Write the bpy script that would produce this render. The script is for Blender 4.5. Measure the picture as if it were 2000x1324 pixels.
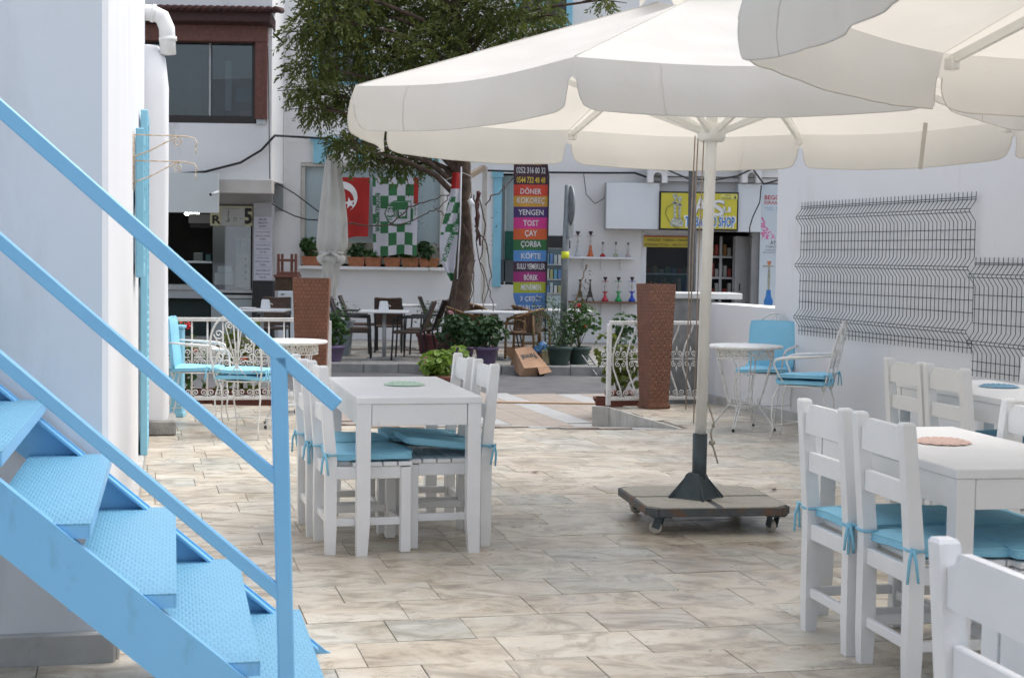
import bpy, math, random
from mathutils import Matrix, Vector, Euler, noise as mnoise
R = math.radians
random.seed(7)
sc = bpy.context.scene
for o in list(bpy.data.objects): bpy.data.objects.remove(o)

# ---------------------------------------------------------------- camera
CAM_H, FPX = 1.415, 2966.0
cam = bpy.data.cameras.new('camera'); cam.sensor_width = 23.6; cam.lens = 35.0
cam.clip_start = 0.05; cam.clip_end = 500
cam.dof.use_dof = True; cam.dof.focus_distance = 9.0; cam.dof.aperture_fstop = 7.0
CAMM = Matrix.Translation((0, 0, CAM_H)) @ Matrix.Rotation(math.pi/2 - math.atan(160/2966), 4, 'X') @ Matrix.Rotation(R(.83), 4, 'Z')
co = bpy.data.objects.new('camera', cam); sc.collection.objects.link(co); co.matrix_world = CAMM
sc.camera = co
# ---------------------------------------------------------------- daylight: high thin overcast, sun high beyond the street, to the right
SUN_EL, SUN_AZ = 63.0, 60.0          # azimuth measured from +Y towards +X
w = bpy.data.worlds.new('World'); sc.world = w; w.use_nodes = True
nt = w.node_tree; nt.nodes.clear()
sky = nt.nodes.new('ShaderNodeTexSky'); sky.sky_type = 'NISHITA'; sky.sun_disc = False
sky.sun_elevation = R(SUN_EL); sky.sun_rotation = R(SUN_AZ); sky.dust_density = 3.0; sky.air_density = 1.0
hs = nt.nodes.new('ShaderNodeHueSaturation'); hs.inputs['Saturation'].default_value = .50
bg = nt.nodes.new('ShaderNodeBackground'); bg.inputs['Strength'].default_value = .15
wo = nt.nodes.new('ShaderNodeOutputWorld')
nt.links.new(sky.outputs[0], hs.inputs['Color']); nt.links.new(hs.outputs[0], bg.inputs['Color']); nt.links.new(bg.outputs[0], wo.inputs[0])
sl = bpy.data.lights.new('sun', 'SUN'); sl.energy = 1.3; sl.angle = R(55); sl.color = (1, .965, .91)
so = bpy.data.objects.new('sun', sl); sc.collection.objects.link(so)
sd = Vector((math.sin(R(SUN_AZ))*math.cos(R(SUN_EL)), math.cos(R(SUN_AZ))*math.cos(R(SUN_EL)), math.sin(R(SUN_EL))))
so.rotation_euler = sd.to_track_quat('Z', 'Y').to_euler(); so.location = (0, 0, 30)
vs = sc.view_settings; vs.view_transform = 'Standard'; vs.look = 'None'; vs.gamma = 1; vs.exposure = 0.90; vs.use_curve_mapping = False
cy = sc.cycles; cy.use_denoising = True; cy.max_bounces = 8; cy.diffuse_bounces = 5; cy.transparent_max_bounces = 12

# ---------------------------------------------------------------- helpers
def at(px, py, Y):
    """photo measurement -> the point that stands Y metres down the view axis"""
    d = CAMM.to_3x3() @ Vector(((px-1000)/FPX, -(py-662)/FPX, -1))
    return Vector((0, 0, CAM_H)) + d*(Y/d.y)
def rect(x0, y0, x1, y1, Y):
    """upright rectangle: centre X, centre Z, width, height in metres"""
    c = at((x0+x1)/2, (y0+y1)/2, Y); k = Y/FPX
    return c.x, c.z, (x1-x0)*k, (y1-y0)*k
def S(r, g, b):
    f = lambda v: (v/255/12.92) if v/255 <= .04045 else ((v/255+.055)/1.055)**2.4
    return (f(r), f(g), f(b))
MATS = {}
def mat(name, c1, c2=None, scale=8, rough=.6, bump=0, bscale=60, metal=0, spec=.5, detail=4, trans=0, emis=None, stain=None, tcol=None):
    """procedural principled material: noise between two colours, fine bump, optional grime"""
    if name in MATS: return MATS[name]
    m = bpy.data.materials.new(name); m.use_nodes = True; n = m.node_tree.nodes; l = m.node_tree.links
    b = n['Principled BSDF']; b.inputs['Roughness'].default_value = rough; b.inputs['Metallic'].default_value = metal
    b.inputs['Specular IOR Level'].default_value = spec
    c2 = c2 or tuple(x*.86 for x in c1)
    tc = n.new('ShaderNodeNewGeometry')
    no = n.new('ShaderNodeTexNoise'); no.inputs['Scale'].default_value = scale; no.inputs['Detail'].default_value = detail
    l.new(tc.outputs['Position'], no.inputs['Vector'])
    ra = n.new('ShaderNodeValToRGB'); ra.color_ramp.elements[0].position = .35; ra.color_ramp.elements[1].position = .65
    ra.color_ramp.elements[0].color = (*c1, 1); ra.color_ramp.elements[1].color = (*c2, 1)
    l.new(no.outputs['Fac'], ra.inputs['Fac']); out = ra.outputs[0]
    if stain:   # (colour, scale, threshold, vertical stretch)
        mp = n.new('ShaderNodeMapping'); mp.inputs['Scale'].default_value = (1, 1, stain[3]); l.new(tc.outputs['Position'], mp.inputs[0])
        n2 = n.new('ShaderNodeTexNoise'); n2.inputs['Scale'].default_value = stain[1]; n2.inputs['Detail'].default_value = 6; n2.inputs['Roughness'].default_value = .65
        l.new(mp.outputs[0], n2.inputs['Vector'])
        r2 = n.new('ShaderNodeValToRGB'); r2.color_ramp.elements[0].position = stain[2]; r2.color_ramp.elements[1].position = min(1, stain[2]+.18)
        r2.color_ramp.elements[0].color = (0, 0, 0, 1); r2.color_ramp.elements[1].color = (1, 1, 1, 1)
        l.new(n2.outputs['Fac'], r2.inputs['Fac'])
        mx = n.new('ShaderNodeMixRGB'); mx.inputs['Color2'].default_value = (*stain[0], 1)
        l.new(r2.outputs[0], mx.inputs['Fac']); l.new(out, mx.inputs['Color1']); out = mx.outputs[0]
    l.new(out, b.inputs['Base Color'])
    if bump:
        nb = n.new('ShaderNodeTexNoise'); nb.inputs['Scale'].default_value = bscale; nb.inputs['Detail'].default_value = 3
        l.new(tc.outputs['Position'], nb.inputs['Vector'])
        bp = n.new('ShaderNodeBump'); bp.inputs['Strength'].default_value = bump; bp.inputs['Distance'].default_value = .01
        l.new(nb.outputs['Fac'], bp.inputs['Height']); l.new(bp.outputs[0], b.inputs['Normal'])
    if trans:
        tb = n.new('ShaderNodeBsdfTranslucent'); ms = n.new('ShaderNodeMixShader'); ms.inputs[0].default_value = trans
        
        if tcol: tb.inputs['Color'].default_value = (*tcol, 1)
        else: l.new(out, tb.inputs['Color'])
        l.new(b.outputs[0], ms.inputs[1]); l.new(tb.outputs[0], ms.inputs[2])
        l.new(ms.outputs[0], n['Material Output'].inputs['Surface'])
    if emis:
        b.inputs['Emission Color'].default_value = (*emis[0], 1); b.inputs['Emission Strength'].default_value = emis[1]
    MATS[name] = m; return m
def glass(name, tint=(.8, .85, .85), alpha=.35, rough=.02, ior=1.5):
    if name in MATS: return MATS[name]
    m = bpy.data.materials.new(name); m.use_nodes = True; n = m.node_tree.nodes; l = m.node_tree.links
    n.remove(n['Principled BSDF'])
    g = n.new('ShaderNodeBsdfGlossy'); g.inputs['Roughness'].default_value = rough; g.inputs['Color'].default_value = (.9, .95, 1, 1)
    t = n.new('ShaderNodeBsdfTransparent'); t.inputs['Color'].default_value = (*tint, 1)
    f = n.new('ShaderNodeFresnel'); f.inputs['IOR'].default_value = ior
    a = n.new('ShaderNodeMath'); a.operation = 'ADD'; a.inputs[1].default_value = alpha; a.use_clamp = True
    x = n.new('ShaderNodeMixShader')
    l.new(f.outputs[0], a.inputs[0]); l.new(a.outputs[0], x.inputs[0]); l.new(t.outputs[0], x.inputs[1]); l.new(g.outputs[0], x.inputs[2])
    l.new(x.outputs[0], n['Material Output'].inputs['Surface']); MATS[name] = m; return m

class MB:
    """collects boxes, tubes, lathes, prisms, sheets; build() links them as ONE mesh object"""
    def __init__(s): s.v = []; s.f = []; s.sm = []; s.T = Matrix.Identity(4)
    def add(s, vs, fs, smooth=False):
        b = len(s.v); s.v += [tuple(s.T @ Vector(p)) for p in vs]
        s.f += [tuple(i+b for i in f) for f in fs]; s.sm += [smooth]*len(fs); return s
    def box(s, c, d, rz=0, ch=0, M=None):
        hx, hy, hz = d[0]/2, d[1]/2, d[2]/2
        X = Matrix.Translation(c) @ (M if M is not None else Matrix.Rotation(rz, 4, 'Z'))
        if not ch:
            vs = [(x*hx, y*hy, z*hz) for z in (-1, 1) for y in (-1, 1) for x in (-1, 1)]
            fs = [(0, 2, 3, 1), (4, 5, 7, 6), (0, 1, 5, 4), (2, 6, 7, 3), (0, 4, 6, 2), (1, 3, 7, 5)]
        else:
            ch = min(ch, hx*.9, hy*.9, hz*.9); vs = []; idx = {}
            for sx in (-1, 1):
                for sy in (-1, 1):
                    for sz in (-1, 1):
                        for a in range(3):
                            p = [sx*hx, sy*hy, sz*hz]; sg = (sx, sy, sz)
                            for k in range(3):
                                if k != a: p[k] -= sg[k]*ch
                            idx[(sx, sy, sz, a)] = len(vs); vs.append(tuple(p))
            I = idx; fs = []
            for q in (-1, 1):
                o = [(-1, -1), (1, -1), (1, 1), (-1, 1)]
                if q < 0: o = o[::-1]
                fs.append(tuple(I[(q, a, b, 0)] for a, b in o)); fs.append(tuple(I[(b, q, a, 1)] for a, b in o)); fs.append(tuple(I[(a, b, q, 2)] for a, b in o))
            for a in (-1, 1):
                for b in (-1, 1):
                    fs.append((I[(a, b, -1, 0)], I[(a, b, 1, 0)], I[(a, b, 1, 1)], I[(a, b, -1, 1)]))
                    fs.append((I[(a, -1, b, 0)], I[(a, 1, b, 0)], I[(a, 1, b, 2)], I[(a, -1, b, 2)]))
                    fs.append((I[(-1, a, b, 1)], I[(1, a, b, 1)], I[(1, a, b, 2)], I[(-1, a, b, 2)]))
            for a in (-1, 1):
                for b in (-1, 1):
                    for c_ in (-1, 1): fs.append((I[(a, b, c_, 0)], I[(a, b, c_, 1)], I[(a, b, c_, 2)]))
        return s.add([X @ Vector(p) for p in vs], fs)
    def bar(s, a, b, wd, ht, ch=0, up=(0, 0, 1)):
        a, b = Vector(a), Vector(b); d = b-a; L = d.length; x = d.normalized(); z = Vector(up); y = z.cross(x).normalized(); z = x.cross(y)
        M = Matrix((x, y, z)).transposed().to_4x4()
        return s.box((a+b)/2, (L, wd, ht), ch=ch, M=M)
    def tube(s, pts, r, n=6, closed=False):
        pts = [Vector(p) for p in pts]; N = len(pts); vs = []; prev = None
        rr = r if isinstance(r, (list, tuple)) else [r]*N
        for i, p in enumerate(pts):
            if closed: t = pts[(i+1) % N]-pts[i-1]
            else: t = pts[min(i+1, N-1)]-pts[max(i-1, 0)]
            if t.length < 1e-9: t = Vector((0, 0, 1))
            t.normalize()
            if prev is None:
                u = t.cross(Vector((0, 0, 1)));
                if u.length < .05: u = t.cross(Vector((1, 0, 0)))
            else: u = prev - t*prev.dot(t)
            u.normalize(); prev = u; w_ = t.cross(u)
            for k in range(n):
                a = 2*math.pi*k/n; vs.append(p + (u*math.cos(a)+w_*math.sin(a))*rr[i])
        fs = []
        for i in range(N if closed else N-1):
            j = (i+1) % N
            for k in range(n): fs.append((i*n+k, i*n+(k+1) % n, j*n+(k+1) % n, j*n+k))
        if not closed: fs.append(tuple(range(n))[::-1]); fs.append(tuple((N-1)*n+k for k in range(n)))
        return s.add(vs, fs, True)
    def lathe(s, prof, n=16, c=(0, 0, 0), smooth=True):
        vs = []; fs = []; c = Vector(c)
        for r_, z in prof:
            for k in range(n): a = 2*math.pi*k/n; vs.append(c+Vector((r_*math.cos(a), r_*math.sin(a), z)))
        for i in range(len(prof)-1):
            for k in range(n): fs.append((i*n+k, i*n+(k+1) % n, (i+1)*n+(k+1) % n, (i+1)*n+k))
        s.add(vs, fs, smooth)
        s.add(vs[:n], [tuple(range(n))[::-1]]); return s.add(vs[-n:], [tuple(range(n))])
    def prism(s, pts, y0, y1, axis='y'):
        """outline pts (a,b) extruded; axis y: (a,y,b); axis z: (a,b,z); axis x: (x,a,b)"""
        f = {'y': lambda p, t: (p[0], t, p[1]), 'z': lambda p, t: (p[0], p[1], t), 'x': lambda p, t: (t, p[0], p[1])}[axis]
        n = len(pts); vs = [f(p, y0) for p in pts]+[f(p, y1) for p in pts]
        fs = [tuple(range(n)), tuple(range(2*n-1, n-1, -1))]+[(i, i+n, (i+1) % n+n, (i+1) % n) for i in range(n)]
        return s.add(vs, fs)
    def sheet(s, fn, nu, nv, smooth=True):
        vs = [fn(i/nu, j/nv) for j in range(nv+1) for i in range(nu+1)]
        fs = [(j*(nu+1)+i, j*(nu+1)+i+1, (j+1)*(nu+1)+i+1, (j+1)*(nu+1)+i) for j in range(nv) for i in range(nu)]
        return s.add(vs, fs, smooth)
    def mesh(s, name):
        me = bpy.data.meshes.new(name); me.from_pydata(s.v, [], s.f); me.polygons.foreach_set('use_smooth', s.sm); me.update(); return me
    def build(s, name, m, parent=None, fix=True):
        me = s.mesh(name)
        if fix:
            import bmesh
            bm = bmesh.new(); bm.from_mesh(me); bmesh.ops.recalc_face_normals(bm, faces=bm.faces); bm.to_mesh(me); bm.free()
        me.materials.append(m); o = bpy.data.objects.new(name, me); sc.collection.objects.link(o); o.parent = parent; return o
def obj(name, me, parent=None):
    o = bpy.data.objects.new(name, me); sc.collection.objects.link(o); o.parent = parent; return o
def tag(o, label=None, cat=None, group=None, kind=None):
    for k, v in (('label', label), ('category', cat), ('group', group), ('kind', kind)):
        if v: o[k] = v
    return o
def thing(name, label, cat, loc=(0, 0, 0), rz=0, group=None):
    o = bpy.data.objects.new(name, None); o.empty_display_size = .1; sc.collection.objects.link(o)
    o.location = loc; o.rotation_euler = (0, 0, rz); return tag(o, label, cat, group)
def copy_tree(src, parent=None):
    c = src.copy(); sc.collection.objects.link(c); c.parent = parent
    for ch in [x for x in bpy.data.objects if x.parent == src]: copy_tree(ch, c)
    return c
def dup(src, loc, rz, label):
    c = copy_tree(src); c.location = loc; c.rotation_euler = (0, 0, rz); c['label'] = label; return c
def text(s, width, height, m, parent, loc, name='lettering', rot=None, bold=0, fn=None):
    """lettering fitted to a width x height box, centred on loc, standing in the XZ plane facing -Y"""
    cu = bpy.data.curves.new('t', 'FONT'); cu.body = s; cu.align_x = 'LEFT'; cu.resolution_u = 2; cu.offset = bold; cu.space_line = .85
    t = bpy.data.objects.new('t', cu); sc.collection.objects.link(t)
    dg = bpy.context.evaluated_depsgraph_get(); me = bpy.data.meshes.new_from_object(t.evaluated_get(dg))
    bpy.data.objects.remove(t); bpy.data.curves.remove(cu)
    xs = [v.co.x for v in me.vertices]; ys = [v.co.y for v in me.vertices]
    if not xs: return None
    x0, x1, y0, y1 = min(xs), max(xs), min(ys), max(ys); M = rot or Matrix.Identity(4); L = Vector(loc)
    for v in me.vertices:
        p = Vector(((v.co.x-(x0+x1)/2)/(x1-x0)*width, 0, (v.co.y-(y0+y1)/2)/(y1-y0)*height))
        p = L + M @ p; v.co = fn(p) if fn else p
    me.name = name; me.materials.clear(); me.materials.append(m)
    return obj(name, me, parent)
def spiral(c, r0, turns, a0, ax, ay, n=18, grow=.12):
    """flat scroll from outer radius r0 winding in; ax, ay span its plane"""
    out = []
    for i in range(n+1):
        t = i/n; a = a0+turns*2*math.pi*t; r_ = r0*((1-t)*(1-grow)+grow); out.append(Vector(c)+Vector(ax)*(r_*math.cos(a))+Vector(ay)*(r_*math.sin(a)))
    return out
def leaves(n, centre, rad, size, seed, kind='round', up=.4, flat=1.0, low=-.3):
    """leaf cloud: small bent faces spread through an uneven ellipsoid"""
    rg = random.Random(seed); m = MB(); c = Vector(centre); V = []; Fc = []
    lobes = [Vector((rg.uniform(-.6, .6), rg.uniform(-.6, .6), rg.uniform(low, .7))) for _ in range(7)]
    for i in range(n):
        lb = rg.choice(lobes); d = Vector((rg.gauss(0, 1), rg.gauss(0, 1), rg.gauss(0, 1)*flat)).normalized()
        p = c + Vector(((lb.x+d.x*.5)*rad[0], (lb.y+d.y*.5)*rad[1], (lb.z+d.z*.5)*rad[2]))
        nrm = (d*.6+Vector((0, 0, up))+Vector((rg.uniform(-.6, .6), rg.uniform(-.6, .6), rg.uniform(-.3, .5)))).normalized()
        u = nrm.cross(Vector((rg.uniform(-1, 1), rg.uniform(-1, 1), .2))).normalized(); w_ = nrm.cross(u)
        s_ = size*rg.uniform(.6, 1.25); b = len(V)
        if kind == 'round':
            ring = [(1, 0), (.55, .8), (-.35, .85), (-.8, 0), (-.35, -.85), (.55, -.8)]
            V.append(tuple(p-nrm*s_*.15))
            for x, y in ring: V.append(tuple(p+u*x*s_*.5+w_*y*s_*.5+nrm*rg.uniform(-.06, .1)*s_))
            for k in range(6): Fc.append((b, b+1+k, b+1+(k+1) % 6))
        else:
            V += [tuple(p), tuple(p+u*s_*.5+w_*s_*.16+nrm*.05*s_), tuple(p+u*s_), tuple(p+u*s_*.5-w_*s_*.16)]; Fc.append((b, b+1, b+2, b+3))
    m.v = V; m.f = Fc; m.sm = [False]*len(Fc); return m
# ---------------------------------------------------------------- materials
def gnd(px, py, z=0):
    d = CAMM.to_3x3() @ Vector(((px-1000)/FPX, -(py-662)/FPX, -1)); return Vector((0, 0, CAM_H)) + d*((z-CAM_H)/d.z)
GA = R(13.8); U = Vector((math.cos(GA), math.sin(GA), 0)); V_ = Vector((-math.sin(GA), math.cos(GA), 0))
M_white = mat('white_paint', (.74, .75, .77), (.68, .69, .71), 3, .45, .12, 90, stain=((.42, .40, .37), 9, .66, .4))
M_chair = mat('chair_paint', (.81, .82, .83), (.77, .78, .79), 6, .38, .08, 60, stain=((.52, .48, .42), 24, .655, .35))
M_plaster = mat('plaster', (.72, .72, .73), (.66, .66, .67), 1.5, .85, .25, 40, stain=((.5, .49, .47), 1.6, .70, .35))
M_plaster2 = mat('courtyard_plaster', (.74, .745, .76), (.715, .72, .735), 1.2, .8, .12, 30, stain=((.63, .63, .62), 3, .60, .25))
M_cafe = mat('cafe_plaster', (.80, .795, .79), (.75, .745, .74), 1.1, .9, .3, 30, stain=((.30, .29, .27), 1.3, .63, .3))
M_blue = mat('sky_blue_paint', (.20, .50, .80), (.185, .475, .775), 3, .33, .06, 30, stain=((.15, .37, .58), 11, .60, .5))
M_cush = mat('cushion_blue', (.27, .59, .76), (.235, .54, .71), 6, .75, .2, 220)
M_ltblue = mat('pale_blue_paint', (.26, .56, .70), (.22, .50, .64), 4, .5, .1, 40)
M_iron = mat('white_iron', (.76, .76, .74), (.66, .65, .62), 22, .45, .1, 160, stain=((.33, .26, .18), 30, .70, 1))
M_conc = mat('concrete', (.34, .33, .31), (.24, .235, .225), 7, .9, .5, 60, stain=((.15, .145, .14), 11, .6, 1))
M_asph = mat('asphalt', (.115, .115, .118), (.085, .085, .088), 3, .9, .7, 160, stain=((.17, .165, .16), 1.3, .6, 1))
M_pave = mat('pavement_slab', (.30, .285, .265), (.23, .22, .205), 2.5, .85, .35, 50, stain=((.15, .14, .13), 3, .62, 1))
M_kerb = mat('kerb_stone', (.27, .265, .255), (.20, .195, .19), 6, .9, .5, 60)
M_terra = mat('terracotta', (.42, .17, .085), (.34, .125, .06), 14, .8, .3, 80)
M_dark = mat('dark_metal', (.045, .047, .05), (.03, .032, .034), 14, .5, .15, 80, metal=.4)
M_black = mat('black', (.012, .012, .013), (.02, .02, .02), 8, .6)
M_grout = mat('grout', (.30, .275, .235), (.20, .18, .15), 9, .95, .4, 80)

def marble():
    m = bpy.data.materials.new('marble_tile'); m.use_nodes = True; n = m.node_tree.nodes; l = m.node_tree.links; b = n['Principled BSDF']
    g = n.new('ShaderNodeNewGeometry'); oi = n.new('ShaderNodeObjectInfo')
    ad = n.new('ShaderNodeMath'); l.new(oi.outputs['Random'], ad.inputs[0]); l.new(g.outputs['Random Per Island'], ad.inputs[1])
    wn = n.new('ShaderNodeTexWhiteNoise'); wn.noise_dimensions = '1D'; l.new(ad.outputs[0], wn.inputs['W'])
    sc_ = n.new('ShaderNodeVectorMath'); sc_.operation = 'MULTIPLY'; sc_.inputs[1].default_value = (9, 9, 9); l.new(wn.outputs['Color'], sc_.inputs[0])
    mp = n.new('ShaderNodeMapping'); mp.inputs['Rotation'].default_value = (0, 0, R(-10)); mp.inputs['Scale'].default_value = (.9, 1.3, 1); l.new(g.outputs['Position'], mp.inputs[0])
    vv = n.new('ShaderNodeVectorMath'); l.new(mp.outputs[0], vv.inputs[0]); l.new(sc_.outputs[0], vv.inputs[1])
    def noise(s_, det, ro, dist, src):
        q = n.new('ShaderNodeTexNoise'); q.inputs['Scale'].default_value = s_; q.inputs['Detail'].default_value = det; q.inputs['Roughness'].default_value = ro; q.inputs['Distortion'].default_value = dist
        l.new(src, q.inputs['Vector']); return q.outputs['Fac']
    def ramp(src, ps):
        r_ = n.new('ShaderNodeValToRGB'); e = r_.color_ramp.elements
        while len(e) < len(ps): e.new(.5)
        for k, (p, c) in enumerate(ps): e[k].position = p; e[k].color = (*c, 1)
        l.new(src, r_.inputs['Fac']); return r_.outputs[0]
    def mix(f, a, c, mode='MIX'):
        x = n.new('ShaderNodeMixRGB'); x.blend_type = mode
        if isinstance(f, (int, float)): x.inputs[0].default_value = f
        else: l.new(f, x.inputs[0])
        l.new(a, x.inputs[1]); l.new(c, x.inputs[2]); return x.outputs[0]
    base = ramp(noise(2.2, 5, .6, .8, vv.outputs[0]), [(.34, (.545, .485, .395)), (.5, (.61, .56, .48)), (.66, (.62, .595, .535))])
    veins = ramp(noise(2.8, 9, .66, 2.4, vv.outputs[0]), [(.46, (1, 1, 1)), (.57, (.73, .71, .69)), (.70, (.48, .47, .46))])
    fine = ramp(noise(11, 6, .7, 1.2, vv.outputs[0]), [(.52, (1, 1, 1)), (.74, (.82, .79, .76))])
    dirt = ramp(noise(1.3, 8, .72, .5, g.outputs['Position']), [(.46, (1, 1, 1)), (.72, (.76, .73, .68))])
    tint = ramp(wn.outputs['Value'], [(0, (.82, .80, .78)), (.35, (1, .98, .95)), (.75, (.97, .97, .95)), (1, (.80, .85, .88))])
    moss = ramp(noise(1.9, 10, .74, 1.4, g.outputs['Position']), [(.60, (1, 1, 1)), (.68, (.66, .58, .44)), (.78, (.42, .38, .27))])
    base = mix(1, base, moss, 'MULTIPLY')
    o_ = mix(1, mix(1, mix(1, mix(1, base, veins, 'MULTIPLY'), fine, 'MULTIPLY'), dirt, 'MULTIPLY'), tint, 'MULTIPLY')
    l.new(o_, b.inputs['Base Color'])
    rr = ramp(noise(5, 4, .6, 0, g.outputs['Position']), [(.3, (.24, .24, .24)), (.7, (.46, .46, .46))]); l.new(rr, b.inputs['Roughness'])
    bp = n.new('ShaderNodeBump'); bp.inputs['Strength'].default_value = .12; bp.inputs['Distance'].default_value = .004
    l.new(noise(40, 4, .6, 0, g.outputs['Position']), bp.inputs['Height']); l.new(bp.outputs[0], b.inputs['Normal'])
    return m
M_marble = marble()
M_slabw = mat('white_marble_band', (.38, .38, .37), (.33, .33, .33), 4, .5, .1, 60, stain=((.45, .43, .41), 6, .62, 1))
M_slabb = mat('beige_travertine', (.30, .255, .215), (.26, .222, .19), 5, .6, .2, 60, stain=((.34, .29, .25), 8, .6, 1))
def wicker(name, c1, c2, mortar, sx, sz):
    m = bpy.data.materials.new(name); m.use_nodes = True; n = m.node_tree.nodes; l = m.node_tree.links; b = n['Principled BSDF']; b.inputs['Roughness'].default_value = .6
    tc = n.new('ShaderNodeTexCoord'); sp = n.new('ShaderNodeSeparateXYZ'); l.new(tc.outputs['Object'], sp.inputs[0])
    ad = n.new('ShaderNodeMath'); l.new(sp.outputs[0], ad.inputs[0]); l.new(sp.outputs[1], ad.inputs[1])
    cb = n.new('ShaderNodeCombineXYZ'); cb.inputs[2].default_value = sz*.37; l.new(ad.outputs[0], cb.inputs[0]); l.new(sp.outputs[2], cb.inputs[1])
    br = n.new('ShaderNodeTexBrick'); br.inputs['Scale'].default_value = 1; br.inputs['Brick Width'].default_value = sx; br.inputs['Row Height'].default_value = sz
    br.inputs['Mortar Size'].default_value = sz*.10; br.inputs['Mortar Smooth'].default_value = .6; br.inputs['Bias'].default_value = -.1
    br.inputs['Color1'].default_value = (*c1, 1); br.inputs['Color2'].default_value = (*c2, 1); br.inputs['Mortar'].default_value = (*mortar, 1)
    l.new(cb.outputs[0], br.inputs['Vector'])
    no = n.new('ShaderNodeTexNoise'); no.inputs['Scale'].default_value = 9; l.new(tc.outputs['Object'], no.inputs['Vector'])
    mx = n.new('ShaderNodeMixRGB'); mx.blend_type = 'OVERLAY'; mx.inputs[0].default_value = .35; l.new(br.outputs['Color'], mx.inputs[1]); l.new(no.outputs['Fac'], mx.inputs[2])
    l.new(mx.outputs[0], b.inputs['Base Color'])
    def mth(op, a, b_=None):
        q = n.new('ShaderNodeMath'); q.operation = op
        for i_, v_ in enumerate((a, b_)):
            if v_ is None: continue
            if isinstance(v_, (int, float)): q.inputs[i_].default_value = v_
            else: l.new(v_, q.inputs[i_])
        return q.outputs[0]
    ck = n.new('ShaderNodeTexChecker'); ck.inputs['Scale'].default_value = 1/sz; l.new(cb.outputs[0], ck.inputs['Vector'])
    sa = mth('SINE', mth('MULTIPLY', ad.outputs[0], 18.85/sz)); sb = mth('SINE', mth('MULTIPLY', sp.outputs[2], 18.85/sz))
    hh = mth('ADD', mth('MULTIPLY', sa, ck.outputs['Fac']), mth('MULTIPLY', sb, mth('SUBTRACT', 1, ck.outputs['Fac'])))
    m2 = n.new('ShaderNodeMixRGB'); m2.blend_type = 'MULTIPLY'; l.new(mth('MULTIPLY', mth('SUBTRACT', 1, hh), .22), m2.inputs[0]); l.new(mx.outputs[0], m2.inputs[1]); m2.inputs[2].default_value = (.25, .2, .18, 1); l.new(m2.outputs[0], b.inputs['Base Color'])
    bp = n.new('ShaderNodeBump'); bp.inputs['Strength'].default_value = .7; bp.inputs['Distance'].default_value = .004
    l.new(mth('SUBTRACT', hh, mth('MULTIPLY', br.outputs['Fac'], 1.5)), bp.inputs['Height']); l.new(bp.outputs[0], b.inputs['Normal']); return m
M_wickr = wicker('russet_wicker', (.27, .11, .06), (.235, .095, .05), (.15, .058, .03), .034, .034)
M_wickd = wicker('brown_wicker', (.14, .085, .06), (.11, .066, .048), (.04, .024, .018), .05, .016)

# ---------------------------------------------------------------- ground, courtyard, apron, street, far pavement
m = MB(); m.box((0, 10, -.36), (400, 400, .04)); tag(m.build('ground', M_asph), kind='structure')
m = MB(); m.box((0, 20.25, -.315), (160, 3.66, .05)); tag(m.build('street', M_asph), kind='structure')
# courtyard slab (flat part) around the entrance ramp
RL = Vector((-1.75, 14.05, 0)); 
def uv(p): return p.dot(U), p.dot(V_)
fl = thing('courtyard_floor', None, None); fl['kind'] = 'structure'
out = [(-9, -6), (9, -6), (9, 15.4), (1.9, 15.0), (.905, 14.5), (1.42, 12.63), (-1.42, 12.55), (-1.86, 14.2), (-9, 14.2)]
m = MB(); m.prism(out, -.34, -.012, 'z'); m.build('bed', M_grout, fl)
def inside(p):
    x, y = p.x, p.y; c = False; n = len(out)
    for i in range(n):
        (x1, y1), (x2, y2) = out[i], out[i-1]
        if (y1 > y) != (y2 > y) and x < (x2-x1)*(y-y1)/(y2-y1)+x1: c = not c
    return c
rg = random.Random(3); ROW = .325; LENS = [.30, .40, .40, .52]; tiles = []
v = 2.2
while v < 16.5:
    u = -6+rg.uniform(0, .5)
    while u < 8:
        Lh = rg.choice(LENS); c = U*(u+Lh/2)+V_*(v+ROW/2)
        corners = [U*a+V_*b for a in (u+.01, u+Lh-.01) for b in (v+.01, v+ROW-.01)]
        if all(inside(q) for q in corners): tiles.append((c, Lh))
        elif inside(c): tiles.append((c, -Lh))
        u += Lh
    v += ROW
def tile_mesh(Lh):
    t = MB(); g_ = .0032; t.box((0, 0, -.006), (Lh-g_, ROW-.0065, .012), ch=.0015); me = t.mesh('tile'); me.materials.append(M_marble); return me
TM = {q: tile_mesh(q) for q in set(LENS)}
def seen(c): return c.y > 4.6 and abs(c.x) < .36*c.y
near = sorted([t for t in tiles if t[1] > 0 and seen(t[0])], key=lambda t: t[0].y)[:300]; ns = set(id(t) for t in near)
for t in near:
    o = obj('tile', TM[t[1]], fl); o.location = (t[0].x, t[0].y, rg.uniform(-.0012, .0012)); o.rotation_euler = (rg.gauss(0, .0015), rg.gauss(0, .0015), GA)
m = MB()
for t in tiles:
    if id(t) in ns: continue
    if t[1] > 0:
        m.T = Matrix.Translation((t[0].x, t[0].y, rg.uniform(-.001, .001))) @ Matrix.Rotation(GA, 4, 'Z'); m.box((0, 0, -.006), (t[1]-.004, ROW-.007, .012), ch=.0015)
    else:   # cut tiles along the edges
        Lh = -t[1]; k = 4
        for a in range(k):
            for b in range(3):
                c = t[0]+U*((a+.5)/k-.5)*Lh+V_*((b+.5)/3-.5)*ROW
                if all(inside(c+U*i*Lh/k/2+V_*j*ROW/6) for i in (-1, 1) for j in (-1, 1)):
                    m.T = Matrix.Translation((c.x, c.y, 0)) @ Matrix.Rotation(GA, 4, 'Z'); m.box((0, 0, -.006), (Lh/k-.001, ROW/3-.001, .012))
tag(m.build('far_tiles', M_marble, fl, fix=False), kind='stuff')
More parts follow.
